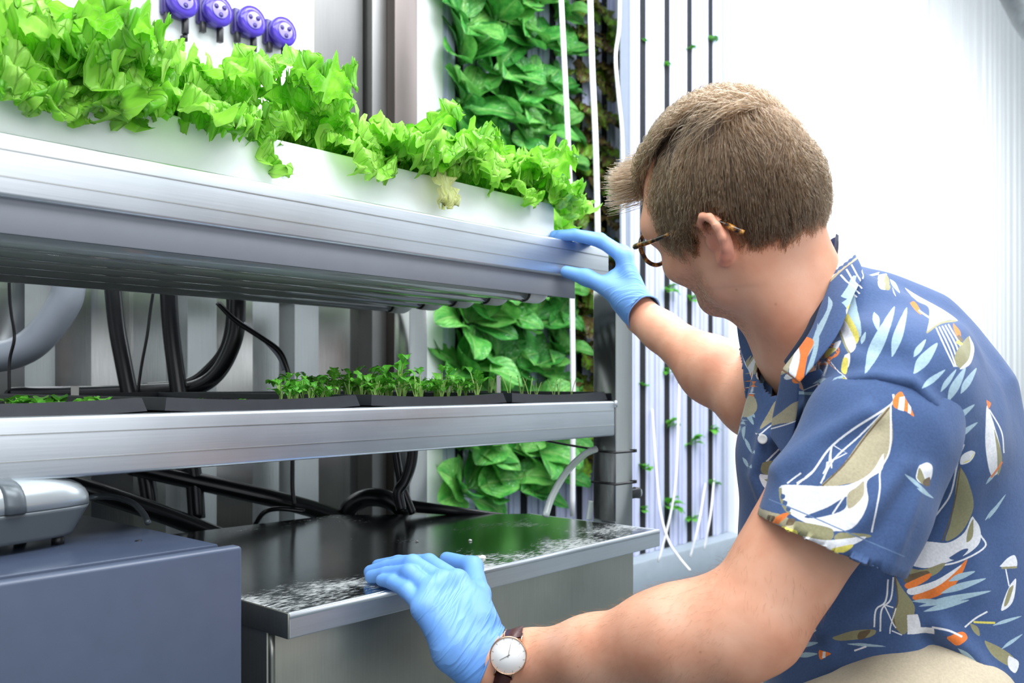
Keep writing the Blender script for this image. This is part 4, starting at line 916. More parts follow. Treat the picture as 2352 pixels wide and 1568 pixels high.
RF = [[(1432, 590, 1.470), (1384, 556, 1.486), (1326, 541, 1.500), (1286, 540, 1.506)],
      [(1430, 584, 1.492), (1378, 550, 1.508), (1318, 539, 1.521), (1274, 541, 1.527)],
      [(1432, 588, 1.514), (1384, 554, 1.530), (1330, 541, 1.543), (1292, 543, 1.548)],
      [(1438, 600, 1.532), (1396, 566, 1.548), (1354, 549, 1.558), (1326, 547, 1.562)]]
RTH = [(1440, 690, 1.460), (1398, 661, 1.466), (1346, 637, 1.480), (1301, 624, 1.490)]
gc = nrm(RWR - REL)
make_glove('glove', (1.05, 0.62, 0.68), (1.36, 1.02, 1.0), (1468, 712, 1.468), RF, RTH, [((1440, 690, 1.468), 0.024, (1412, 640, 1.475), 0.015)],
           (1482, 725, 1.466), -(gc), 0.0345, 'blue glove on the right hand, holding the end of the upper beam', lambda V, W, c: np.clip(1.1 - np.linalg.norm(V - W, axis=1) / 0.085, 0, 1))
LF = [[(1052, 1334, 1.098), (985, 1291, 1.140), (915, 1292, 1.172), (868, 1299, 1.184)],
      [(1018, 1338, 1.076), (948, 1294, 1.108), (890, 1304, 1.138), (851, 1313, 1.150)],
      [(990, 1358, 1.058), (940, 1315, 1.084), (887, 1319, 1.112), (853, 1324, 1.124)],
      [(972, 1396, 1.040), (934, 1356, 1.064), (900, 1336, 1.084), (876, 1332, 1.096)]]
LTH = [(1098, 1430, 1.058), (1098, 1365, 1.112), (1085, 1302, 1.178), (1026, 1284, 1.212)]
lc = nrm(LWR - m2)
cn_l = nrm(RT * 0.90 - UP * 0.42 - FW * 0.10)
make_glove('glove', (0.60, 0.60, 0.33), (0.93, 1.02, 0.56), (1108, 1502, 1.036), LF, LTH, [((1098, 1440, 1.05), 0.024, (1075, 1380, 1.08), 0.016), ((1040, 1480, 1.03), 0.026, (990, 1400, 1.04), 0.016), ((1100, 1535, 1.03), 0.029, (1050, 1500, 1.03), 0.024)],
           (1127, 1508, 1.03), cn_l, 0.0335, 'blue glove on the left hand, pressing on the table edge', lambda V, W, c: np.clip(1.25 - np.linalg.norm(V - W, axis=1) / 0.11, 0, 1))
# ================================================================ shirt
latv = FW
def mk(lo, hi, h, parts, holes=(), planes=(), smooth=3):
    S = Field(lo, hi, h)
    for a, b, ra, rb, k, fl in parts: S.cone(a, b, ra, rb, k, flat=(FW, fl) if fl else None)
    for a, b, ra, rb in holes: S.cone(a, b, ra, rb, 0.0, op='sub')
    for p, n in planes: S.half(p, n)
    V, Q = S.mesh(smooth); C = V[Q].mean(1); keep = np.ones(len(Q), bool)
    for a, b, ra, rb in holes:
        d = b - a; t = np.clip(((C - a) @ d) / (d @ d), 0, 1); keep &= np.linalg.norm(C - a - t[:, None] * d, axis=1) > (ra + (rb - ra) * t) + 0.0016
    for p, n in planes: keep &= ((C - p) @ nrm(n)) < -0.0024
    
    for p, n in planes:
        sd_ = (V - p) @ nrm(n); V = V - np.where(sd_ > -0.0065, sd_, 0)[:, None] * nrm(n)
    Q = Q[keep]; u, inv = np.unique(Q, return_inverse=True); return V[u], inv.reshape(Q.shape)
parts = []
def slab(p0, p1, r0, r1, w0, w1, k=0.03, fl=0.72):
    for s_ in (-1, 0, 1): parts.append((np.array(p0) + latv * s_ * w0, np.array(p1) + latv * s_ * w1, r0 * (1 - .07 * abs(s_)), r1 * (1 - .05 * abs(s_)), k, fl))
T0, T1, T2, T3, T4 = P(1960, 800, 1.08), P(2005, 950, 1.08), P(2026, 1120, 1.08), P(2048, 1300, 1.08), P(2075, 1600, 1.08)
slab(T0, T1, 0.092, 0.140, 0.035, 0.045); slab(T1, T2, 0.142, 0.150, 0.045, 0.046); slab(T2, T3, 0.150, 0.150, 0.046, 0.046); slab(T3, T4, 0.150, 0.156, 0.046, 0.055)
parts += [(P(1925, 690, 1.08), P(2050, 800, 1.06), 0.040, 0.075, 0.03, 0), (P(1925, 680, 1.0), P(2085, 850, 0.97), 0.036, 0.072, 0.03, 0),
          (P(1925, 745, 1.0), P(2050, 890, 0.915), 0.040, 0.062, 0.03, 0), (P(1900, 760, 1.1), P(1845, 820, 1.21), 0.05, 0.06, 0.03, 0),
          (P(2050, 890, 0.915), P(2130, 1000, 0.96), 0.062, 0.075, 0.04, 0),
          (RSH, P(1738, 898, 1.285), 0.062, 0.062, 0.03, 0),
          (P(1850, 860, 1.05), P(1835, 1040, 1.06), 0.052, 0.060, 0.03, 0), (P(1835, 1040, 1.06), P(1838, 1250, 1.08), 0.060, 0.060, 0.04, 0), (P(1850, 1250, 1.08), P(1900, 1480, 1.07), 0.062, 0.05, 0.04, 0), (P(1876, 1400, 1.05), P(1868, 1620, 1.04), 0.026, 0.022, 0.02, 0)]
holes = [(H(0, -0.03, -0.05), P(1868, 770, 1.045), 0.074, 0.070), (P(1868, 770, 1.045), P(1800, 822, 1.035), 0.052, 0.036), (P(1800, 822, 1.035), P(1768, 880, 1.0), 0.032, 0.018)]
planes = [((0, 0, 0.315), (0, 0, -1))]
V, Q = mk((0.76, 0.04, 0.30), (1.56, 0.66, 0.95), 0.0042, parts, holes, planes)
_c = V[Q].mean(1); _p = proj(_c); far = (_p[2] > 1.2) & (_p[0] < 1708 + (_p[1] - 860) * 0.12) & (_p[1] < 990) & (_p[1] > 790)
Q = Q[~far]
# wrinkles: long soft folds along the cloth, pushed along the normals
def vnormals(V, Q):
    a = V[Q[:, 2]] - V[Q[:, 0]]; b = V[Q[:, 3]] - V[Q[:, 1]]; n = np.cross(a, b); N = np.zeros_like(V)
    for k in range(4): np.add.at(N, Q[:, k], n)
    return N / (np.linalg.norm(N, axis=1)[:, None] + 1e-12)
N = vnormals(V, Q); px, py, dd = proj(V)
def gss(x0, y0, sx, sy): return np.exp(-((px - x0) / sx) ** 2 - ((py - y0) / sy) ** 2)
def ridge(pts, wd, amp, dmax=1.1):
    """fold along a polyline (given on the near side of the cloth)"""
    out = np.zeros(len(V)); pts = np.array(pts, float)
    for a, b in zip(pts, pts[1:]):
        d = b - a; t = np.clip(((px - a[0]) * d[0] + (py - a[1]) * d[1]) / (d @ d), 0, 1); q = np.hypot(px - a[0] - t * d[0], py - a[1] - t * d[1])
        out = np.maximum(out, np.exp(-(q / wd) ** 2))
    return out * amp * (dd < dmax)
disp = np.zeros(len(V))
disp += ridge([(1790, 1010), (1850, 940), (1930, 882), (2010, 868), (2090, 880), (2140, 930)], 20, 0.010)
disp -= ridge([(1800, 1035), (1860, 965), (1935, 908), (2010, 897), (2085, 910)], 18, 0.006)
disp += ridge([(2150, 960), (2140, 1080), (2110, 1200), (2060, 1310)], 16, 0.003)
disp -= ridge([(2172, 960), (2160, 1080), (2130, 1210), (2085, 1320)], 16, 0.007)
disp += ridge([(1880, 690), (1960, 740), (2060, 760)], 22, 0.003) - ridge([(1900, 750), (2000, 800), (2080, 820)], 20, 0.003)
disp += ridge([(2080, 1330), (1990, 1410), (1900, 1450)], 26, 0.006) - ridge([(2130, 1380), (2040, 1450), (1930, 1480)], 22, 0.006)
disp += ridge([(2160, 1440), (2230, 1500), (2290, 1580)], 22, 0.008) - ridge([(2130, 1470), (2200, 1530), (2250, 1600)], 20, 0.008)
disp += ridge([(1760, 1000), (1740, 1090), (1770, 1170)], 16, 0.009) - ridge([(1790, 1000), (1775, 1090), (1800, 1170)], 14, 0.008)
disp += ridge([(2200, 1000), (2230, 1180), (2240, 1350)], 36, 0.004)
nz = np.array([noise.noise(Vector((a * 9, b * 9, c * 5))) + 0.5 * noise.noise(Vector((a * 24, b * 24, c * 11 + 7))) for a, b, c in V])
V = V + N * (disp + 0.0032 * nz)[:, None]
mm = np_mesh('shirt', V, Q); me = mm
# near sleeve: a tube of its own, set in under the shoulder seam
SL0, SL1 = P(2016, 1000, 0.895), P(1903, 1256, 0.872)
sl_parts = [(SL0, lerp(SL0, SL1, .6), 0.0705, 0.0715, 0.02, 0), (lerp(SL0, SL1, .6), lerp(SL0, SL1, 1.3), 0.0715, 0.0735, 0.02, 0), (P(2075, 935, .915), SL0, 0.058, 0.064, 0.03, 0)]
h0, h1 = P(1752, 1192, 0.83), P(2062, 1322, 0.83); hn = nrm(np.cross(h1 - h0, FW + RT * 0.05)); hn = hn if hn[2] < 0 else -hn
Vs, Qs = mk((0.72, 0.10, 0.42), (1.16, 0.50, 0.86), 0.0036, sl_parts, (), [(h0, hn)])
_V, _Q, _px, _py, _dd = V, Q, px, py, dd
V, Q = Vs, Qs; px, py, dd = proj(V); N2 = vnormals(V, Q)
d2 = ridge([(1790, 1080), (1880, 1010), (1990, 950)], 26, 0.006) - ridge([(1830, 1100), (1910, 1030), (2010, 980)], 24, 0.004) + ridge([(1900, 1290), (1990, 1180), (2080, 1080)], 30, 0.005) + ridge([(2040, 1310), (2080, 1200), (2120, 1080)], 18, 0.005)
d2 -= ridge([(1960, 1290), (2040, 1190), (2100, 1090)], 26, 0.004)
nz2 = np.array([noise.noise(Vector((a * 11, b * 11, c_ * 7))) + 0.5 * noise.noise(Vector((a * 28, b * 28, c_ * 13 + 7))) for a, b, c_ in V])
fade = np.clip(-((V - h0) @ hn) / 0.03, 0, 1)
V = V + N2 * ((d2 + 0.0025 * nz2) * (0.3 + 0.7 * fade))[:, None]; Vs = V
sme = np_mesh('sleeve', Vs, Qs)
V, Q, px, py, dd = _V, _Q, _px, _py, _dd
SV = V
# ---- print on the cloth: drawn on a flat pattern (metres along the side of the shirt)
U0, U1, W0, W1, RES = 0.0, 0.66, -0.40, 0.16, 2500
def flat_uv(p): d = np.asarray(p) - CAM; return np.stack([d @ RT - 0.25 * ((d @ FW) > 1.17), d @ UP], -1)
def uv_of(V): return (flat_uv(V) - [U0, W0]) / [U1 - U0, W1 - W0]
bodyShirtT = BVHTree.FromPolygons(SV.tolist(), Q.tolist()); sleeveT = BVHTree.FromPolygons(Vs.tolist(), Qs.tolist()); shirtT = sleeveT; DEF = 0.83
HX_, HY_ = RES, int(RES * (W1 - W0) / (U1 - U0)); IMG = np.zeros((HY_, HX_, 3), np.float32); BLUE = (70, 93, 136); IMG[:] = np.array(BLUE) / 255
def to_cloth(x, y):
    dr = nrm(P(x, y, 1.0) - CAM); hit = shirtT.ray_cast(Vector(CAM), Vector(dr))[0]
    if hit is None or (DEF == 0.98 and 1790 < x < 2110 and (np.array(hit) - CAM) @ FW > 1.04): hit = P(x, y, DEF)
    if DEF == 0.94: hit = P(x, y, float(np.interp(y, [540, 600, 650, 720, 850], [1.045, 0.995, 0.965, 0.945, 0.93])))
    q = (flat_uv(np.array(hit)) - [U0, W0]) / [U1 - U0, W1 - W0]; return q[0] * HX_, q[1] * HY_
def smooth_poly(pts, n=6): return [tuple(p) for p in spline([(a, b, 0) for a, b in list(pts)], n)] if len(pts) > 2 else pts
def fill(pts, col, curved=True, mapped=True, closed=True):
    p = pts
    if curved and len(p) > 2:
        q = list(p) + [p[0], p[1]]; c = spline([(a, b, 0) for a, b in q], 5); p = [(a[0], a[1]) for a in c[:-5]]
    P2 = np.array([to_cloth(*a[:2]) for a in p]) if mapped else np.array(p)
    x0, x1 = int(max(0, P2[:, 0].min() - 1)), int(min(HX_, P2[:, 0].max() + 2)); y0, y1 = int(max(0, P2[:, 1].min() - 1)), int(min(HY_, P2[:, 1].max() + 2))
    if x1 <= x0 or y1 <= y0: return
    gx, gy = np.meshgrid(np.arange(x0, x1) + .5, np.arange(y0, y1) + .5); ins = np.zeros(gx.shape, bool)
    for (ax, ay), (bx_, by_) in zip(P2, np.roll(P2, -1, 0)):
        if ay == by_: continue
        c_ = ((ay > gy) != (by_ > gy)) & (gx < (bx_ - ax) * (gy - ay) / (by_ - ay) + ax); ins ^= c_
    IMG[y0:y1, x0:x1][ins] = np.array(col) / 255
def line(pts, wd, col, curved=True):
    c = [a[:2] for a in (spline([(a, b, 0) for a, b in pts], 6) if curved and len(pts) > 2 else [np.array(a, float) for a in pts])]
    c = np.array(c, float); t = np.gradient(c, axis=0); t /= np.linalg.norm(t, axis=1)[:, None] + 1e-9; n_ = np.stack([-t[:, 1], t[:, 0]], 1) * wd / 2
    fill([tuple(x) for x in np.concatenate([c + n_, (c - n_)[::-1]])], col, False)
WH, TAN, OLV, YEL, ORA, PALE, BRN = (232, 232, 236), (178, 168, 140), (150, 146, 112), (222, 208, 100), (236, 128, 62), (166, 192, 206), (110, 94, 72)
def wave(x, y, L, wd, ang, col=PALE):
    c, s_ = math.cos(math.radians(ang)), math.sin(math.radians(ang)); up = [(0, 0), (.3, -.5), (.6, -.45), (1, -.02)]; dn = [(.7, .35), (.35, .45)]
    fill([(x + (u * c * L - v * s_ * wd), y + (u * s_ * L + v * c * wd)) for u, v in up + dn], col)
# -- big boat on the sleeve
line([(2052, 905), (2045, 930), (1960, 985), (1905, 1030), (1865, 1085), (1830, 1110)], 5, WH); line([(2046, 930), (1975, 1000), (1915, 1055), (1885, 1110)], 4, WH)
fill([(2072, 900), (2096, 945), (2098, 956), (2080, 944), (2054, 935), (2052, 915)], ORA); fill([(2066, 912), (2078, 910), (2076, 944), (2062, 940)], WH, False); fill([(2086, 925), (2093, 936), (2092, 950), (2085, 948)], WH, False)
fill([(2046, 932), (2050, 1010), (2030, 1060), (1985, 1100), (1940, 1112), (1885, 1118), (1935, 1068), (1985, 1000)], TAN); line([(2046, 932), (1990, 1000), (1940, 1065), (1888, 1116)], 4, BRN)
line([(2046, 932), (2044, 1030), (2022, 1080), (2020, 1130), (2002, 1222)], 4, WH)
fill([(2030, 1040), (2026, 1078), (1992, 1105), (1994, 1150), (1978, 1190), (1950, 1216), (1905, 1218), (1850, 1200), (1806, 1170), (1790, 1118), (1840, 1114), (1890, 1116), (1950, 1112), (2000, 1085)], WH)
fill([(1985, 1105), (1982, 1140), (1950, 1168), (1947, 1135), (1968, 1118)], TAN); fill([(1945, 1140), (1938, 1170), (1880, 1188), (1848, 1186), (1900, 1165)], BLUE)
line([(1940, 1138), (1912, 1180)], 4, WH); line([(1792, 1120), (1794, 1145), (1802, 1165), (1815, 1180)], 7, OLV)
for q in ((1795, 1140), (1800, 1155), (1808, 1168)): fill([(q[0], q[1] - 7), (q[0] + 8, q[1] - 3), (q[0] + 6, q[1] + 5), (q[0] - 2, q[1] + 4)], BLUE)
fill([(1760, 1172), (1800, 1182), (1830, 1205), (1832, 1222), (1780, 1205), (1748, 1190)], TAN, False); fill([(1772, 1192), (1800, 1178), (1812, 1180), (1796, 1196), (1782, 1206)], ORA); fill([(1812, 1190), (1826, 1192), (1824, 1204), (1806, 1206)], BRN); fill([(1765, 1182), (1780, 1186), (1774, 1198), (1762, 1194)], BRN)
fill([(1830, 1196), (1900, 1210), (1915, 1222), (1905, 1240), (1850, 1236), (1826, 1222)], OLV); fill([(1930, 1222), (1990, 1226), (1995, 1234), (1920, 1240)], OLV); fill([(1832, 1228), (1900, 1240), (1990, 1232), (1930, 1262), (1880, 1262), (1830, 1244)], WH)
fill([(1800, 1208), (1830, 1218), (1826, 1228), (1790, 1214)], YEL, False); fill([(1915, 1258), (1960, 1250), (1940, 1268), (1912, 1266)], YEL)
for a in ([(1912, 1020), (1905, 1060), (1890, 1088)], [(1914, 1022), (1945, 1040), (1900, 1062)], [(1900, 1060), (1892, 1100)], [(1912, 1022), (1910, 1075)]): line(a, 3, WH, False)
line([(1808, 1110), (1840, 1086)], 4, WH); line([(1830, 1114), (1868, 1080)], 4, WH)
wave(2078, 1088, 74, 9, 40); wave(2106, 1120, 46, 8, 32); fill([(2112, 1068), (2130, 1062), (2142, 1072), (2138, 1100), (2122, 1112), (2104, 1098)], WH); fill([(2106, 1096), (2112, 1074), (2124, 1100), (2122, 1114)], OLV); fill([(2124, 1100), (2136, 1096), (2134, 1116), (2120, 1112)], BRN)
line([(1766, 1146), (1850, 1180), (1960, 1228), (2078, 1278)], 2.5, (104, 128, 166)); IMG_SLEEVE = IMG.copy(); IMG[:] = np.array(BLUE) / 255; shirtT = bodyShirtT; DEF = 0.98
# -- boat on the back / side of the body
line([(2214, 1020), (2200, 1060), (2185, 1130), (2160, 1170), (2118, 1222)], 4, WH); line([(2208, 1035), (2180, 1100), (2150, 1160), (2110, 1205)], 3, WH)
fill([(2206, 1072), (2222, 1100), (2236, 1150), (2230, 1185), (2205, 1225), (2172, 1242), (2182, 1205), (2192, 1160), (2196, 1110)], OLV); line([(2206, 1070), (2190, 1165), (2165, 1242)], 3, BRN)
fill([(2232, 1034), (2240, 1040), (2228, 1060), (2206, 1066), (2210, 1045)], WH); fill([(2238, 1038), (2226, 1058), (2212, 1062), (2232, 1052)], YEL)
fill([(2234, 1185), (2250, 1210), (2252, 1240), (2236, 1262), (2205, 1280), (2160, 1296), (2120, 1304), (2078, 1290), (2074, 1268), (2090, 1240), (2140, 1244), (2180, 1245), (2215, 1222)], WH)
fill([(2236, 1192), (2234, 1232), (2220, 1244), (2224, 1215)], OLV); fill([(2180, 1280), (2210, 1262), (2224, 1262), (2200, 1285)], BLUE)
line([(2252, 1228), (2262, 1256), (2200, 1290), (2130, 1302)], 4, WH)
fill([(2078, 1300), (2118, 1308), (2170, 1292), (2150, 1318), (2105, 1328)], OLV, True); fill([(2078, 1322), (2128, 1310), (2132, 1326), (2085, 1340)], BRN); fill([(2080, 1340), (2135, 1316), (2132, 1330), (2090, 1352)], ORA)
fill([(2100, 1366), (2160, 1335), (2205, 1298), (2222, 1286), (2196, 1340), (2150, 1370), (2105, 1378)], ORA); fill([(2086, 1352), (2150, 1332), (2210, 1296), (2160, 1342), (2098, 1366)], WH)
for a in ((2178, 1334, 66, 14, -20), (2160, 1362, 110, 16, -18), (2110, 1392, 170, 16, -12), (2120, 1404, 110, 13, -14), (2094, 1380, 80, 10, 0)): wave(*a)
line([(2040, 1330), (2034, 1380), (2012, 1400), (2008, 1440)], 4, WH); line([(2052, 1325), (2046, 1375), (2025, 1400), (2022, 1450)], 4, WH)
fill([(2056, 1322), (2072, 1350), (2100, 1390), (2096, 1420), (2078, 1456), (2056, 1440), (2050, 1410), (2062, 1380)], OLV); line([(2056, 1322), (2062, 1380), (2052, 1410), (2058, 1446)], 3, BRN)
fill([(2084, 1412), (2108, 1410), (2115, 1440), (2145, 1442), (2146, 1456), (2084, 1456)], WH, False)
for a in ([(2030, 1388), (2058, 1442)], [(2030, 1388), (2052, 1395)], [(2048, 1448), (2072, 1458)], [(2058, 1396), (2044, 1455)]): line(a, 3, WH, False)
# -- little boat at the armhole, boats on the back edge
fill([(2112, 1068), (2130, 1062), (2142, 1072), (2138, 1100), (2122, 1112), (2104, 1098)], WH); fill([(2106, 1096), (2112, 1074), (2124, 1100), (2122, 1114)], OLV); fill([(2124, 1100), (2136, 1096), (2134, 1116), (2120, 1112)], BRN)
wave(2078, 1088, 74, 9, 40); wave(2106, 1120, 46, 8, 32); wave(2148, 1036, 20, 10, 60)
fill([(2268, 930), (2285, 980), (2300, 1040), (2296, 1080), (2276, 1090), (2264, 1030), (2264, 970)], WH); fill([(2284, 985), (2302, 1050), (2292, 1092), (2290, 1040)], OLV); fill([(2266, 918), (2276, 926), (2270, 938)], ORA)
line([(2272, 940), (2300, 990), (2306, 1040)], 3, WH); wave(2264, 1112, 46, 7, -50); wave(2270, 1192, 70, 7, -55); line([(2276, 1096), (2302, 1060)], 4, ORA)
fill([(2296, 1300), (2316, 1280), (2332, 1276), (2334, 1302)], WH); line([(2300, 1304), (2336, 1302)], 5, OLV); fill([(2322, 1340), (2334, 1330), (2326, 1382), (2300, 1402), (2308, 1370)], WH); fill([(2318, 1350), (2328, 1345), (2316, 1384), (2306, 1390)], OLV); line([(2310, 1306), (2318, 1346)], 3, WH)
# -- shoulder: big sail at upper right and its rigging, hull
fill([(2078, 660), (2110, 680), (2168, 712), (2200, 736), (2180, 734), (2150, 746), (2130, 762), (2134, 735), (2132, 705), (2105, 690)], WH); line([(2128, 764), (2160, 742), (2196, 736)], 5, OLV)
for k in range(5): line([(2150 + 7 * k, 752 - 2 * k), (2172 + 9 * k, 800), (2192 + 4 * k, 842)], 3.2, WH)
fill([(2208, 790), (2226, 772), (2234, 800), (2228, 832), (2204, 845), (2192, 820)], OLV); fill([(2226, 770), (2238, 800), (2228, 836), (2204, 848), (2224, 826), (2230, 800)], WH); fill([(2202, 780), (2212, 790), (2204, 792), (2196, 786)], YEL); fill([(2190, 742), (2206, 762), (2204, 780), (2192, 760)], ORA); line([(2200, 770), (2210, 784)], 8, BRN)
fill([(2090, 695), (2100, 692), (2112, 708), (2116, 722), (2104, 714)], ORA); line([(2110, 712), (2136, 730)], 4, WH)
# -- yoke: waves
for a in ((1986, 858, 170, 30, -66), (2048, 820, 120, 22, -73), (2008, 716, 44, 16, 78), (2098, 858, 90, 26, -52), (2116, 892, 70, 14, -38), (2160, 900, 64, 12, -55), (2060, 776, 1, 1, 0),
          (2176, 922, 90, 20, -62), (2206, 904, 70, 16, -58), (2098, 820, 50, 14, -55), (1978, 790, 30, 10, -70), (2160, 990, 100, 18, -38), (2165, 1028, 100, 16, -36), (2140, 948, 30, 12, 62), (1876, 842, 1, 1, 0)): wave(*a)
fill([(1900, 690), (1918, 670), (1950, 640), (1972, 720), (1978, 770), (1960, 776), (1945, 790), (1925, 715)], PALE); fill([(1924, 712), (1938, 706), (1972, 765), (1966, 790), (1950, 770)], YEL); fill([(1920, 735), (1928, 716), (1966, 786), (1950, 810), (1935, 775)], WH); line([(1920, 738), (1940, 790), (1952, 812)], 5, OLV)
fill([(2020, 624), (2032, 622), (2040, 640), (2042, 662), (2024, 664), (2016, 650)], WH); fill([(2034, 628), (2042, 640), (2044, 664), (2032, 662)], OLV); fill([(2050, 660), (2058, 680), (2052, 672)], WH); wave(2044, 640, 40, 10, 55)
fill([(1940, 815), (1952, 812), (1950, 840), (1936, 850)], WH); fill([(1938, 820), (1948, 825), (1944, 858), (1932, 850)], YEL)
# -- lighthouse on the front, under the collar
for a in ([(1895, 788), (1925, 812)], [(1890, 790), (1880, 830)], [(1920, 812), (1890, 836)], [(1878, 832), (1895, 838)], [(1892, 830), (1864, 870)]): line(a, 4, ORA, False)
for k in range(24):
    th = 2 * math.pi * k / 24; th2 = 2 * math.pi * (k + 1) / 24
    line([(1905 + 22 * math.cos(th), 805 + 16 * math.sin(th)), (1905 + 22 * math.cos(th2), 805 + 16 * math.sin(th2))], 4, ORA, False)
fill([(1918, 786), (1932, 782), (1924, 800), (1912, 808)], WH); fill([(1896, 800), (1920, 800), (1900, 820), (1886, 822)], YEL); line([(1896, 822), (1866, 888)], 9, WH); fill([(1846, 866), (1858, 872), (1864, 890), (1840, 888)], YEL); line([(1886, 830), (1900, 836), (1888, 870)], 4, WH)
# -- front, lower collar and placket
for a in ((1836, 890, 56, 10, 22), (1905, 880, 40, 10, -28), (1945, 886, 56, 8, 12), (1886, 956, 20, 8, 40)): wave(*a)
line([(1880, 900), (1930, 874)], 4, WH); 
fill([(1800, 920), (1796, 960), (1770, 970), (1745, 985), (1766, 945), (1782, 920)], TAN); line([(1735, 996), (1800, 962)], 4, WH); fill([(1818, 1000), (1832, 980), (1838, 1000), (1822, 1028), (1806, 1030)], WH)
line([(1760, 1060), (1800, 1022), (1850, 985)], 4, WH); line([(1766, 1070), (1806, 1032)], 3, WH); line([(1772, 1080), (1808, 1044)], 3, WH)
fill([(1752, 1062), (1775, 1058), (1800, 1072), (1785, 1090), (1750, 1086)], OLV); fill([(1778, 1062), (1790, 1050), (1798, 1066), (1806, 1078), (1784, 1080)], TAN); fill([(1776, 1072), (1806, 1076), (1790, 1084)], ORA); fill([(1746, 1088), (1800, 1098), (1780, 1120), (1756, 1120)], WH); fill([(1756, 1100), (1800, 1100), (1780, 1112)], OLV); fill([(1752, 1130), (1768, 1134), (1764, 1146), (1756, 1144)], YEL)
fill([(1700, 960), (1712, 975), (1708, 1010), (1702, 985)], PALE); wave(1710, 1005, 40, 8, 65); wave(1706, 1050, 30, 8, 60); line([(1728, 1180), (1758, 1160)], 4, WH); line([(1730, 1188), (1760, 1168)], 3, WH)
fill([(1704, 800), (1722, 780), (1730, 820), (1724, 850), (1712, 838)], WH); fill([(1700, 862), (1722, 856), (1724, 872), (1702, 876)], OLV); fill([(1698, 878), (1724, 874), (1726, 886), (1700, 892)], ORA); fill([(1698, 893), (1726, 888), (1728, 900), (1702, 906)], WH); fill([(1702, 908), (1728, 904), (1730, 916), (1708, 918)], ORA)
wave(1706, 925, 44, 14, 50); wave(1712, 940, 40, 12, 62)
# -- lower front and hem
wave(1830, 1484, 50, 12, -10); wave(1830, 1506, 48, 12, -6); fill([(1882, 1492), (1908, 1500), (1900, 1506), (1884, 1514)], ORA); fill([(1890, 1496), (1896, 1496), (1896, 1510), (1888, 1512)], WH, False); line([(1866, 1452), (1874, 1446)], 4, WH)
fill([(1914, 1462), (1960, 1448), (2010, 1446), (2000, 1462), (1950, 1470), (1922, 1470)], OLV); fill([(1975, 1450), (2000, 1446), (1985, 1466), (1970, 1466)], BRN); wave(1945, 1478, 90, 7, 4); line([(1962, 1494), (1990, 1484)], 4, WH); fill([(1822, 1436), (1850, 1424), (1872, 1426), (1840, 1438)], WH)
fill([(2176, 1462), (2210, 1450), (2222, 1466), (2200, 1482), (2184, 1474)], ORA); line([(2140, 1440), (2180, 1448), (2210, 1462)], 5, WH); wave(2200, 1488, 70, 12, 40); wave(2214, 1508, 60, 10, 42); fill([(2262, 1470), (2300, 1488), (2330, 1512), (2320, 1530), (2280, 1505)], OLV); fill([(2318, 1505), (2340, 1520), (2332, 1545), (2316, 1530)], WH)
line([(2216, 1440), (2240, 1420), (2268, 1404)], 4, WH); fill([(2228, 1430), (2246, 1440), (2250, 1460), (2236, 1450)], OLV); line([(2236, 1428), (2286, 1430)], 5, YEL); wave(2280, 1436, 70, 8, -18); wave(2300, 1490, 60, 8, -35); wave(2262, 1195, 60, 7, -50)
shirtT = bodyShirtT; DEF = 0.94
fill([(1928, 542), (1942, 552), (1966, 588), (1980, 606), (1960, 592), (1932, 618), (1908, 646), (1918, 606), (1922, 570)], WH); line([(1966, 592), (1932, 618), (1908, 646)], 5, TAN)
for k in range(6): fill([(1958 - 9 * k, 588 + 8 * k), (1950 - 9 * k, 592 + 8 * k), (1948 - 9 * k, 600 + 8 * k), (1956 - 9 * k, 596 + 8 * k)], BLUE)
for a in ([(1946, 612), (1962, 645), (1974, 664)], [(1936, 622), (1952, 655), (1968, 676)], [(1926, 634), (1940, 655), (1962, 684)]): line(a, 3.5, WH)
fill([(1966, 596), (1978, 606), (1982, 628), (1978, 642), (1968, 630), (1972, 616)], WH); fill([(1968, 600), (1976, 612), (1974, 626), (1970, 612)], ORA); fill([(1972, 626), (1980, 628), (1976, 638)], BRN)
fill([(1902, 682), (1904, 704), (1884, 750), (1858, 800), (1846, 820), (1872, 758), (1894, 716)], PALE); fill([(1882, 710), (1872, 736), (1858, 768), (1862, 745)], PALE); fill([(1878, 742), (1870, 780), (1856, 830), (1842, 876), (1834, 880), (1846, 836), (1862, 790)], PALE)
fill([(1853, 768), (1862, 786), (1846, 822), (1832, 876), (1820, 870), (1836, 822), (1842, 790)], ORA); fill([(1842, 788), (1836, 822), (1820, 868), (1812, 862), (1828, 812), (1838, 786)], WH); line([(1836, 796), (1818, 836), (1810, 856)], 4, TAN); fill([(1826, 806), (1812, 856), (1804, 854), (1816, 822)], TAN); fill([(1814, 824), (1804, 852), (1795, 848)], ORA)
fill([(1786, 905), (1800, 915), (1798, 950), (1776, 975), (1758, 985), (1770, 940)], TAN)
def sheet(nm, arr):
    im = bpy.data.images.new(nm, HX_, HY_); im.pixels.foreach_set(np.concatenate([arr, np.ones((HY_, HX_, 1), np.float32)], 2).astype(np.float32).ravel()); im.pack(); return im
im_body, im_sleeve = sheet('shirt_print', IMG), sheet('sleeve_print', IMG_SLEEVE)
def set_uv(me, uvv):
    lay = me.uv_layers.new(name='UVMap'); idx = np.empty(len(me.loops), int); me.loops.foreach_get('vertex_index', idx); lay.data.foreach_set('uv', uvv[idx].astype(np.float32).ravel())
set_uv(me, uv_of(SV)); set_uv(sme, uv_of(Vs))
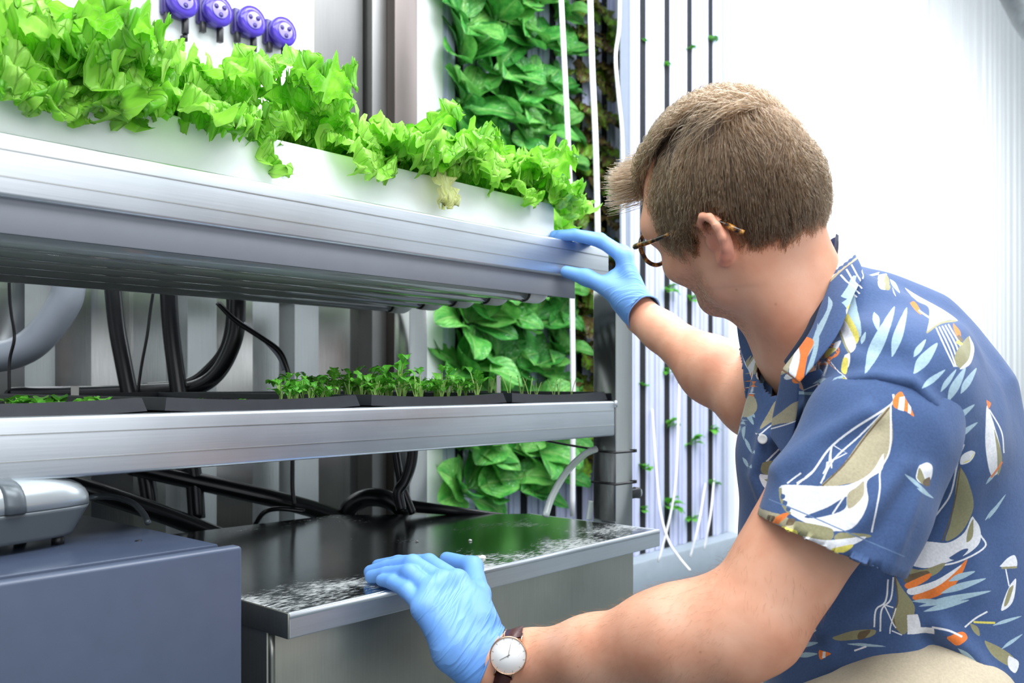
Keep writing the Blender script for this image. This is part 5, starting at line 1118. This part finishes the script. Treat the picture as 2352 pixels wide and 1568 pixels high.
def cloth_mat(name, use_img, col=None):
    m = NT(name); nz = m.n('ShaderNodeTexNoise', Scale=420.0, Detail=2.0); m.l(m.coord((1, 1, 1)), nz.inputs[0]); n2 = m.n('ShaderNodeTexNoise', Scale=22.0, Detail=5.0); m.l(m.coord(), n2.inputs[0])
    if use_img:
        t = m.n('ShaderNodeTexImage'); t.image = use_img; t.extension = 'EXTEND'; src = t.outputs[0]
    else:
        r = m.ramp(n2.outputs[0], [(0.3, tuple(x * .9 for x in lin(col)[:3]) + (1,)), (0.7, lin(col))]); src = r.outputs[0]
    mx = m.n('ShaderNodeMix', data_type='RGBA', blend_type='MULTIPLY'); mx.inputs[0].default_value = 0.35; g = m.ramp(nz.outputs[0], [(0.25, (0.6, 0.6, 0.6, 1)), (0.75, (1.15, 1.15, 1.15, 1))])
    m.l(src, mx.inputs[6]); m.l(g.outputs[0], mx.inputs[7]); m.l(mx.outputs[2], m.b.inputs['Base Color'])
    m.b.inputs['Roughness'].default_value = 0.85; m.b.inputs['Specular IOR Level'].default_value = 0.2; m.b.inputs['Sheen Weight'].default_value = 0.15
    ad = m.n('ShaderNodeMath', operation='MULTIPLY_ADD'); ad.inputs[1].default_value = 0.12; m.l(nz.outputs[0], ad.inputs[0]); m.l(n2.outputs[0], ad.inputs[2]); m.bump(ad.outputs[0], 0.28, 0.006); return m.m
M['shirt'] = cloth_mat('printed_blue_cotton', im_body); M['shirt_sleeve'] = cloth_mat('printed_blue_cotton_sleeve', im_sleeve); M['lining'] = cloth_mat('dark_blue_lining', None, (34, 44, 66)); M['khaki'] = cloth_mat('khaki_cotton', None, (206, 192, 166))
shirt = link('shirt', me, M['shirt'], man); so = shirt.modifiers.new('thick', 'SOLIDIFY'); so.thickness = 0.0016; so.offset = -1
sleeve = link('sleeve', sme, M['shirt_sleeve'], shirt); so = sleeve.modifiers.new('thick', 'SOLIDIFY'); so.thickness = 0.0016; so.offset = -1
# ---- collar flaps: strips folded over at the neck
def strip(name, inner, outer, mat, parent, n=10, thick=0.0018, lift=0.004):
    a = spline([P(*p) for p in inner], n); b = spline([P(*p) for p in outer], n); m_ = min(len(a), len(b)); rows = 7; v = []; f = []
    for i in range(m_):
        for j in range(rows):
            t = j / (rows - 1); p = lerp(a[i], b[i], t) - FW * lift * math.sin(math.pi * t) ; v.append(p)
    for i in range(m_ - 1):
        for j in range(rows - 1): k = i * rows + j; f.append((k, k + 1, k + rows + 1, k + rows))
    me_ = mesh_from(name, v, f); l_ = me_.uv_layers.new(name='UVMap'); uv_ = (flat_uv(np.array(v)) - [U0, W0]) / [U1 - U0, W1 - W0]
    ix = np.empty(len(me_.loops), int); me_.loops.foreach_get('vertex_index', ix); l_.data.foreach_set('uv', uv_[ix].astype(np.float32).ravel())
    o = link(name, me_, mat, parent); s_ = o.modifiers.new('thick', 'SOLIDIFY'); s_.thickness = thick; s_.offset = 0; o.modifiers.new('sub', 'SUBSURF').render_levels = 1; return o
collar = strip('collar', [(1926, 540, 1.045), (1923, 580, 1.005), (1907, 642, 0.972), (1883, 703, 0.955), (1856, 767, 0.945), (1795, 848, 0.945)],
               [(1940, 546, 1.045), (1968, 590, 0.995), (1982, 630, 0.962), (1960, 680, 0.930), (1920, 775, 0.905), (1836, 880, 0.915)], M['shirt'], shirt, lift=0.006)
strip('collar_stand', [(1920, 536, 1.06), (1912, 590, 1.015), (1896, 650, 0.985), (1872, 708, 0.97), (1845, 765, 0.96), (1800, 830, 0.965)],
      [(1930, 546, 1.06), (1926, 590, 1.012), (1910, 650, 0.98), (1886, 708, 0.962), (1860, 768, 0.952), (1806, 846, 0.958)], M['lining'], shirt, lift=0.001)
strip('collar', [(1926, 542, 1.06), (1905, 552, 1.10), (1870, 590, 1.135), (1800, 660, 1.15), (1745, 716, 1.13), (1712, 735, 1.11)],
      [(1940, 552, 1.07), (1930, 575, 1.12), (1890, 640, 1.16), (1810, 720, 1.17), (1730, 790, 1.14), (1692, 722, 1.13)], M['shirt'], shirt, lift=0.003)
strip('facing', [(1712, 738, 1.115), (1738, 760, 1.10), (1762, 800, 1.085), (1775, 860, 1.06), (1770, 930, 1.03)], [(1690, 730, 1.13), (1700, 800, 1.125), (1722, 860, 1.10), (1738, 910, 1.07), (1752, 960, 1.04)], M['shirt'], shirt, lift=0.003)
strip('facing', [(1795, 850, 0.948), (1786, 900, 0.965), (1775, 950, 0.985), (1768, 1000, 0.995)], [(1836, 882, 0.92), (1832, 940, 0.94), (1822, 1000, 0.955), (1806, 1060, 0.965)], M['shirt'], shirt, lift=0.004)
def on_cloth(x, y):
    h = shirtT.ray_cast(Vector(CAM), Vector(nrm(P(x, y, 1) - CAM))); return (np.array(h[0]), np.array(h[1])) if h[0] is not None else (P(x, y, 1.0), -FW)
strip('facing', [(1832, 862, 0.945), (1846, 900, 0.955), (1842, 960, 0.962), (1826, 1020, 0.965)], [(1885, 846, 0.915), (1904, 885, 0.915), (1890, 940, 0.925), (1860, 1000, 0.94)], M['shirt'], shirt, lift=0.003)
M['button'] = plain('pearl_button', (226, 226, 224), 0.3, var=0.04)
for x, y, dq in ((1763, 861, 1.062), (1752, 1008, 1.0)):
    c, n = on_cloth(x, y); dq = min(proj(c[None])[2][0] - .004, dq); c = P(x, y, dq); n = -FW * .8 - RT * .5
    b = lathe('button', [(.0005, 0), (.0052, 0), (.0056, .001), (.0052, .0018), (.0036, .0013), (.0005, .0013)], c, n, M['button'], shirt, 16)
# ---------------- trousers
Vp, Qp = mk((0.70, 0.10, 0.20), (1.50, 0.75, 0.50), 0.0052, [(P(2140, 1662, 0.955), P(1910, 1738, 0.915), 0.078, 0.074, 0.03, 0), (P(2140, 1662, 0.965), P(2120, 1600, 1.10), 0.088, 0.11, 0.04, 0), (P(2040, 1590, 1.16), P(1700, 1625, 1.26), 0.088, 0.074, 0.03, 0), (P(2100, 1620, 1.12), P(2200, 1700, 1.08), .11, .12, .03, 0)], (), [((0, 0, 0.235), (0, 0, -1))])
_x, _y, _d = proj(Vp); _N = vnormals(Vp, Qp); fz = np.array([noise.noise(Vector((a * 10, b * 26, c * 26))) for a, b, c in Vp]); Vp = Vp + _N * (0.004 * fz)[:, None]
link('trousers', np_mesh('trousers', Vp, Qp), M['khaki'], man)
# ---------------- glasses
tort = NT('tortoiseshell'); nz = tort.n('ShaderNodeTexNoise', Scale=140.0, Detail=3.0); tort.l(tort.coord(), nz.inputs[0]); r = tort.ramp(nz.outputs[0], [(0.44, lin((28, 18, 14))), (0.56, lin((120, 72, 26))), (0.68, lin((196, 140, 66)))]); tort.l(r.outputs[0], tort.b.inputs['Base Color']); tort.b.inputs['Roughness'].default_value = 0.15
gl = None
def rimcurve(sx):
    pts = []
    for k in range(25):
        th = 2 * math.pi * k / 24; x = sx * 0.0345 + 0.0255 * math.cos(th); z = -0.002 + 0.0205 * math.sin(th) + 0.003 * abs(math.cos(th)) * (1 if math.sin(th) > 0 else 0)
        pts.append(H(x, 0.1015 - 0.10 * (abs(x) - .03) ** 1 * (abs(x) > .03), z))
    return pts
v, f = tube_geo(rimcurve(-1), 0.0027, 8, 2, False); v2, f2 = tube_geo(rimcurve(1), 0.0027, 8, 2, False)
f += [tuple(i + len(v) for i in q) for q in f2]; v += v2
v2, f2 = tube_geo([H(-0.0105, 0.103, 0.004), H(0, 0.106, 0.008), H(0.0105, 0.103, 0.004)], 0.0022, 8, 4); f += [tuple(i + len(v) for i in q) for q in f2]; v += v2
gl = link('eyeglasses', mesh_from('eyeglasses', v, f), tort.m, man); gl['label'] = 'round tortoiseshell eyeglasses'
for sx in (-1, 1):
    rc = rimcurve(sx)[:-1]; c = sum(rc) / len(rc); vv = [c + HR[:, 1] * 0.0015] + rc; link('lens', mesh_from('lens', vv, [(0, i + 1, (i + 1) % 24 + 1) for i in range(24)]), M['lens'], gl)
    tv = []; tp = [(0.0600, 0.0975, 0.010), (0.0720, 0.0930, 0.011), (0.0765, 0.080, 0.0115), (0.0800, 0.045, 0.012), (0.0815, 0.000, 0.014), (0.0820, -0.028, 0.014), (0.0825, -0.046, 0.006), (0.0825, -0.058, -0.003), (0.0800, -0.066, -0.011)]
    vv, ff = tube_geo([H(sx * a, b, c_) for a, b, c_ in tp], [0.0036, 0.0034, 0.0030, 0.0026, 0.0026, 0.0028, 0.0034, 0.0036, 0.003], 8, 6); t = link('temple', mesh_from('temple', vv, ff), tort.m, gl)
    hg = lathe('hinge', [(.0004, 0), (.0012, 0), (.0012, .0006), (.0004, .0006)], H(sx * .0762, .0905, .0112), HR @ np.array([sx, 0, 0]), M['alu'], gl, 8)
# ---------------- hair
hairm = NT('brown_hair'); hb = hairm.n('ShaderNodeBsdfHairPrincipled'); hb.parametrization = 'COLOR'
hi = hairm.n('ShaderNodeHairInfo'); hr = hairm.ramp(hi.outputs['Random'], [(0.0, lin((48, 34, 22))), (0.5, lin((80, 58, 38))), (1.0, lin((114, 92, 68)))]); hairm.l(hr.outputs[0], hb.inputs['Color'])
hb.inputs['Roughness'].default_value = 0.38; hb.inputs['Radial Roughness'].default_value = 0.5
hairm.l(hb.outputs[0], hairm.out.inputs[0])
M['scalp'] = plain('dark_hair_base', (56, 41, 29), 0.7, var=0.2, scale=120)
EC, ER = np.array([0, -0.008, 0.022]), np.array([0.0765, 0.0945, 0.0955])
ZY = np.array([(-.12, -.090), (-.075, -.092), (-.066, -.074), (-.058, -.050), (-.050, .000), (-.040, .026), (-.012, .026), (-.004, -.006), (.014, -.010), (.024, .018), (.045, .042), (.062, .058), (.075, .070), (.1, .080)])
def hairmask(p): return p[:, 2] > np.interp(p[:, 1], ZY[:, 0], ZY[:, 1])
# base cap
nu, nv = 96, 64; cv = []; 
for j in range(nv + 1):
    ph = math.pi * j / nv
    for i in range(nu): th = 2 * math.pi * i / nu; cv.append((math.sin(ph) * math.cos(th), math.sin(ph) * math.sin(th), math.cos(ph)))
cv = np.array(cv); pl_ = EC + cv * ER; cf = []
mk_ = hairmask(pl_ + cv * 0.0)
for j in range(nv):
    for i in range(nu):
        q = (j * nu + i, (j + 1) * nu + i, (j + 1) * nu + (i + 1) % nu, j * nu + (i + 1) % nu)
        if mk_[list(q)].all(): cf.append(q)
used = sorted({i for q in cf for i in q}); mp_ = {a: k for k, a in enumerate(used)}
top_ = np.clip((pl_[:, 2] - .05) / .06, 0, 1); capv = [H(*(EC + cv[i] * (ER + 0.0045 + 0.004 * top_[i]))) for i in used]
cap = link('hair', mesh_from('hair', capv, [tuple(mp_[i] for i in q) for q in cf]), M['scalp'], man); cap['label'] = 'short brown hair, side-parted with a lighter swept top'
rs = np.random.RandomState(4)
def grow(N, K, kind, seed):
    rs = np.random.RandomState(seed); u = rs.normal(size=(N * (40 if kind == 'crown' else 5), 3)); u /= np.linalg.norm(u, axis=1)[:, None]; p = EC + u * ER; p = p[hairmask(p)]
    part = -0.040 + 0.10 * np.clip((0.0 - p[:, 1]) / 0.2, 0, 1)         # x of the parting, left of centre
    is_top = (p[:, 0] > part) & (p[:, 2] > 0.055) & (p[:, 1] > -0.078)
    crown = np.linalg.norm(p - np.array([0.005, -0.068, 0.098]), axis=1) < 0.042
    p = p[is_top] if kind == 'top' else p[crown] if kind == 'crown' else p[~is_top]; p = p[:N]; N = len(p)
    WHL = np.array([0.0, -0.058, 0.105]); out = np.zeros((N, K, 3)); out[:, 0] = EC + (p - EC) * 1.01
    if kind == 'top': L = np.minimum(rs.uniform(0.065, 0.095, N), np.clip((0.106 - p[:, 1]) * 0.95 + rs.uniform(.004, .024, N), .018, .1))
    else: L = np.interp(p[:, 2], [-0.08, -0.02, 0.03, 0.11], [0.018, 0.040, 0.060, 0.062]) * rs.uniform(.75, 1.15, N) * np.where((p[:, 1] > -.02) & (p[:, 2] < .03), .35, 1) * np.where((p[:, 1] > -.056) & (p[:, 1] < .0) & (p[:, 2] < .062) & (np.abs(p[:, 0]) > .045), .5, 1)
    cl = np.array([[noise.noise(Vector((a * 60, b * 60, c * 60))), noise.noise(Vector((a * 60 + 9, b * 60, c * 60))), noise.noise(Vector((a * 60, b * 60 + 9, c * 60)))] for a, b, c in p])
    jit = rs.normal(size=(N, 3)) * 0.07 + cl * 0.45; q = p.copy(); free = np.zeros(N, bool); vel = np.zeros((N, 3))
    for k in range(1, K):
        s_ = k / (K - 1); nrmv = (q - EC) / ER ** 2; nrmv /= np.linalg.norm(nrmv, axis=1)[:, None]
        rad = q - WHL; rad /= np.linalg.norm(rad, axis=1)[:, None] + 1e-6
        if kind == 'top': d = rad * 0.25 + np.array([-0.40, 1.0, 0.05]) + jit; d[:, 2] += 0.40 * np.clip((q[:, 1] - 0.07) / .04, 0, 1)
        elif kind == 'crown': d = np.array([-0.45, -0.75, -0.3]) + rad * 0.15 + jit * 1.2
        else: d = rad * 0.45 + np.array([-0.1, -0.10, -0.9]) + jit * 0.85; d[:, 1] += np.clip((q[:, 1] + .0) / .06, 0, 1) * 0.35 * (q[:, 2] > .0)
        d -= nrmv * (d * nrmv).sum(1)[:, None] * (~free)[:, None]; d /= np.linalg.norm(d, axis=1)[:, None] + 1e-6
        q = q + d * (L / (K - 1))[:, None]
        e = (q - EC) / ER; el = np.linalg.norm(e, axis=1)
        if kind == 'top':
            off = 0.005 + (0.021 + 0.007 * cl[:, 0]) * np.sin(np.pi * min(1, s_ * 0.72 + 0.05)) * rs.uniform(.55, 1.0, N)
            free |= (q[:, 1] > 0.078)
        else: off = 0.003 + (0.009 + 0.004 * cl[:, 1]) * s_ ** 0.6 * rs.uniform(.4, 1.15, N)
        tgt = EC + e / el[:, None] * (ER + off[:, None])
        w_ = np.where(free, 0.0, 1.0)[:, None]; fr = q.copy(); el2 = np.linalg.norm((fr - EC) / (ER + .012), axis=1)
        fr = np.where((el2 < 1)[:, None], EC + (fr - EC) / np.maximum(el2, .2)[:, None], fr)
        q = np.where(w_ > 0, tgt, fr); out[:, k] = q
        # keep walking on the raised shell
    return out
def hair_obj(name, arr, r0, r1, mat, parent):
    N, K, _ = arr.shape; hc = bpy.data.hair_curves.new(name); hc.add_curves([K] * N)
    W_ = (HC + arr.reshape(-1, 3) @ HR.T) if name == 'hair_strands' else arr.reshape(-1, 3)
    hc.attributes['position'].data.foreach_set('vector', W_.astype(np.float32).ravel())
    ra = hc.attributes.get('radius') or hc.attributes.new('radius', 'FLOAT', 'POINT'); ra.data.foreach_set('value', np.tile(np.linspace(r0, r1, K), N).astype(np.float32))
    hc.materials.append(mat); o = bpy.data.objects.new(name, hc); COL.objects.link(o); o.parent = parent
    if parent.type == 'EMPTY': o.location = -Vector(parent.location)
    o['kind'] = 'stuff'; return o
hair_obj('hair_strands', grow(11000, 10, 'side', 1), 0.00034, 0.00016, hairm.m, cap)
hair_obj('hair_strands', grow(2600, 10, 'crown', 3), 0.00034, 0.00016, hairm.m, cap)
hair_obj('hair_strands', grow(9000, 12, 'top', 2), 0.00034, 0.00014, hairm.m, cap)
# fine hair on the forearms
arm = []; fvx = V_body = bodyV; rs = np.random.RandomState(8)
for (a, b, n, rmax) in ((lerp(LSH, LEL, .75), LEL, 260, .07), (LEL, LWR, 1500, .065), (REL, RWR, 500, .06)):
    d = b - a; t = ((bodyV - a) @ d) / (d @ d); dist = np.linalg.norm(bodyV - a - np.clip(t, 0, 1)[:, None] * d, axis=1); ids = np.where((t > .02) & (t < .82) & (dist < rmax))[0]
    ids = rs.choice(ids, min(n, len(ids)), replace=False); c = a + np.clip(t[ids], 0, 1)[:, None] * d; nn_ = bodyV[ids] - c; nn_ /= np.linalg.norm(nn_, axis=1)[:, None]
    dn = nrm(d); side = np.cross(nn_, dn); dirs = dn * .75 + side * .55 + nn_ * .28 + rs.normal(size=(len(ids), 3)) * .22; dirs /= np.linalg.norm(dirs, axis=1)[:, None]
    ln = rs.uniform(.006, .013, len(ids))[:, None]; p0 = bodyV[ids]; arm.append(np.stack([p0 - nn_ * .0004, p0 + dirs * ln * .5 + nn_ * ln * .06, p0 + dirs * ln - nn_ * ln * .10], 1))
M['armhair'] = plain('fine_arm_hair', (150, 112, 78), 0.5)
hair_obj('arm_hair', np.concatenate(arm), 0.00006, 0.00002, M['armhair'], body)
# ---------------- wrist watch
rose = plain('rose_gold', (214, 170, 140), 0.18, metal=1.0); M['dial'] = plain('white_dial', (246, 246, 246), 0.3, var=0.01); M['strap'] = plain('brown_leather', (74, 36, 32), 0.4, var=0.25, scale=160, bump=0.3)
hit = bodyT.ray_cast(Vector(CAM), Vector(nrm(P(1168, 1502, 1) - CAM))); wc = np.array(hit[0]); wn = nrm(-FW + UP * 0.16 + RT * -0.02)
ws = wc - wn * 0.0005; adir = nrm(m2 - LWR); adir = nrm(adir - wn * (adir @ wn)); tdir = UP * .97 + RT * .24; tdir = nrm(tdir - wn * (tdir @ wn)); adir = np.cross(tdir, wn)
axis_c = wc - wn * 0.030
sv = []; sf = []; n = 40; sw = 0.0092
for i in range(n):
    th = 2 * math.pi * i / n; dr = wn * math.cos(th) + tdir * math.sin(th)
    for s_ in (-1, 1):
        o_ = axis_c + adir * sw * s_ * (1 - .10 * abs(math.sin(th / 2)))
        h = bodyT.ray_cast(Vector(o_ + dr * 0.075), Vector(-dr)); q = np.array(h[0]) if h[0] is not None else o_ + dr * .03
        R_ = np.linalg.norm(q - o_)
        sv += [o_ + dr * min(R_ + .0008, .043), o_ + dr * min(R_ + .0030, .045)]
for i in range(n):
    if math.cos(2 * math.pi * (i + .5) / n) > 0.80: continue
    a, b = 4 * i, 4 * ((i + 1) % n); sf += [(a + 1, b + 1, b + 3, a + 3), (a, a + 2, b + 2, b), (a, b, b + 1, a + 1), (a + 2, a + 3, b + 3, b + 2)]
watch = link('wristwatch', mesh_from('wristwatch', sv, sf), M['strap'], man); watch['label'] = 'thin wristwatch, white dial, brown leather strap'
wr = 0.0205; base_ = wc + wn * 0.0055
lathe('case', [(0.001, -.007), (wr * .9, -.007), (wr, .000), (wr, .0050), (wr * .955, .0062), (wr * .93, .0056), (wr * .93, .0048)], base_, wn, rose, watch, 40)
dl = lathe('dial', [(0.0005, .0046), (wr * .925, .0046), (wr * .925, .0050), (0.0005, .0050)], base_, wn, M['dial'], watch, 40)
M['mark'] = plain('grey_watch_hands', (128, 118, 112), 0.3, metal=.6)
upw = tdir; rtw = np.cross(upw, wn)
def wbar(name, ang, r0, r1, wd, h, par):
    a = math.radians(ang); d = upw * math.cos(a) + rtw * math.sin(a); s_ = np.cross(d, wn) * wd; o_ = base_ + wn * h; vs = [o_ + d * r0 - s_, o_ + d * r0 + s_, o_ + d * r1 + s_ * .6, o_ + d * r1 - s_ * .6]
    vs += [x + wn * .0003 for x in vs]; return link(name, mesh_from(name, vs, [(0, 1, 2, 3), (7, 6, 5, 4), (0, 4, 5, 1), (1, 5, 6, 2), (2, 6, 7, 3), (3, 7, 4, 0)]), M['mark'], par, False)
wbar('minute_hand', -2, -.002, .0150, .00028, .0056, watch); wbar('hour_hand', 229, -.002, .0105, .00035, .0053, watch)
for k in range(12): wbar('hour_mark', 30 * k, .0165, .0185, .00018, .0050, dl)
lathe('crown', [(.0004, 0), (.0016, 0), (.0018, .0008), (.0018, .0028), (.0012, .0034), (.0004, .0034)], base_ + wn * .003 + rtw * (wr - .0006) + upw * .003, rtw + upw * .1, rose, watch, 12)
for sy in (-1, 1):
    for sx in (-1, 1): tube('lug', [base_ + wn * .003 + upw * sy * wr * .86 + rtw * sx * .0098, base_ - wn * .006 + upw * sy * (wr + .0045) + rtw * sx * .0098], .0012, rose, watch, 8)
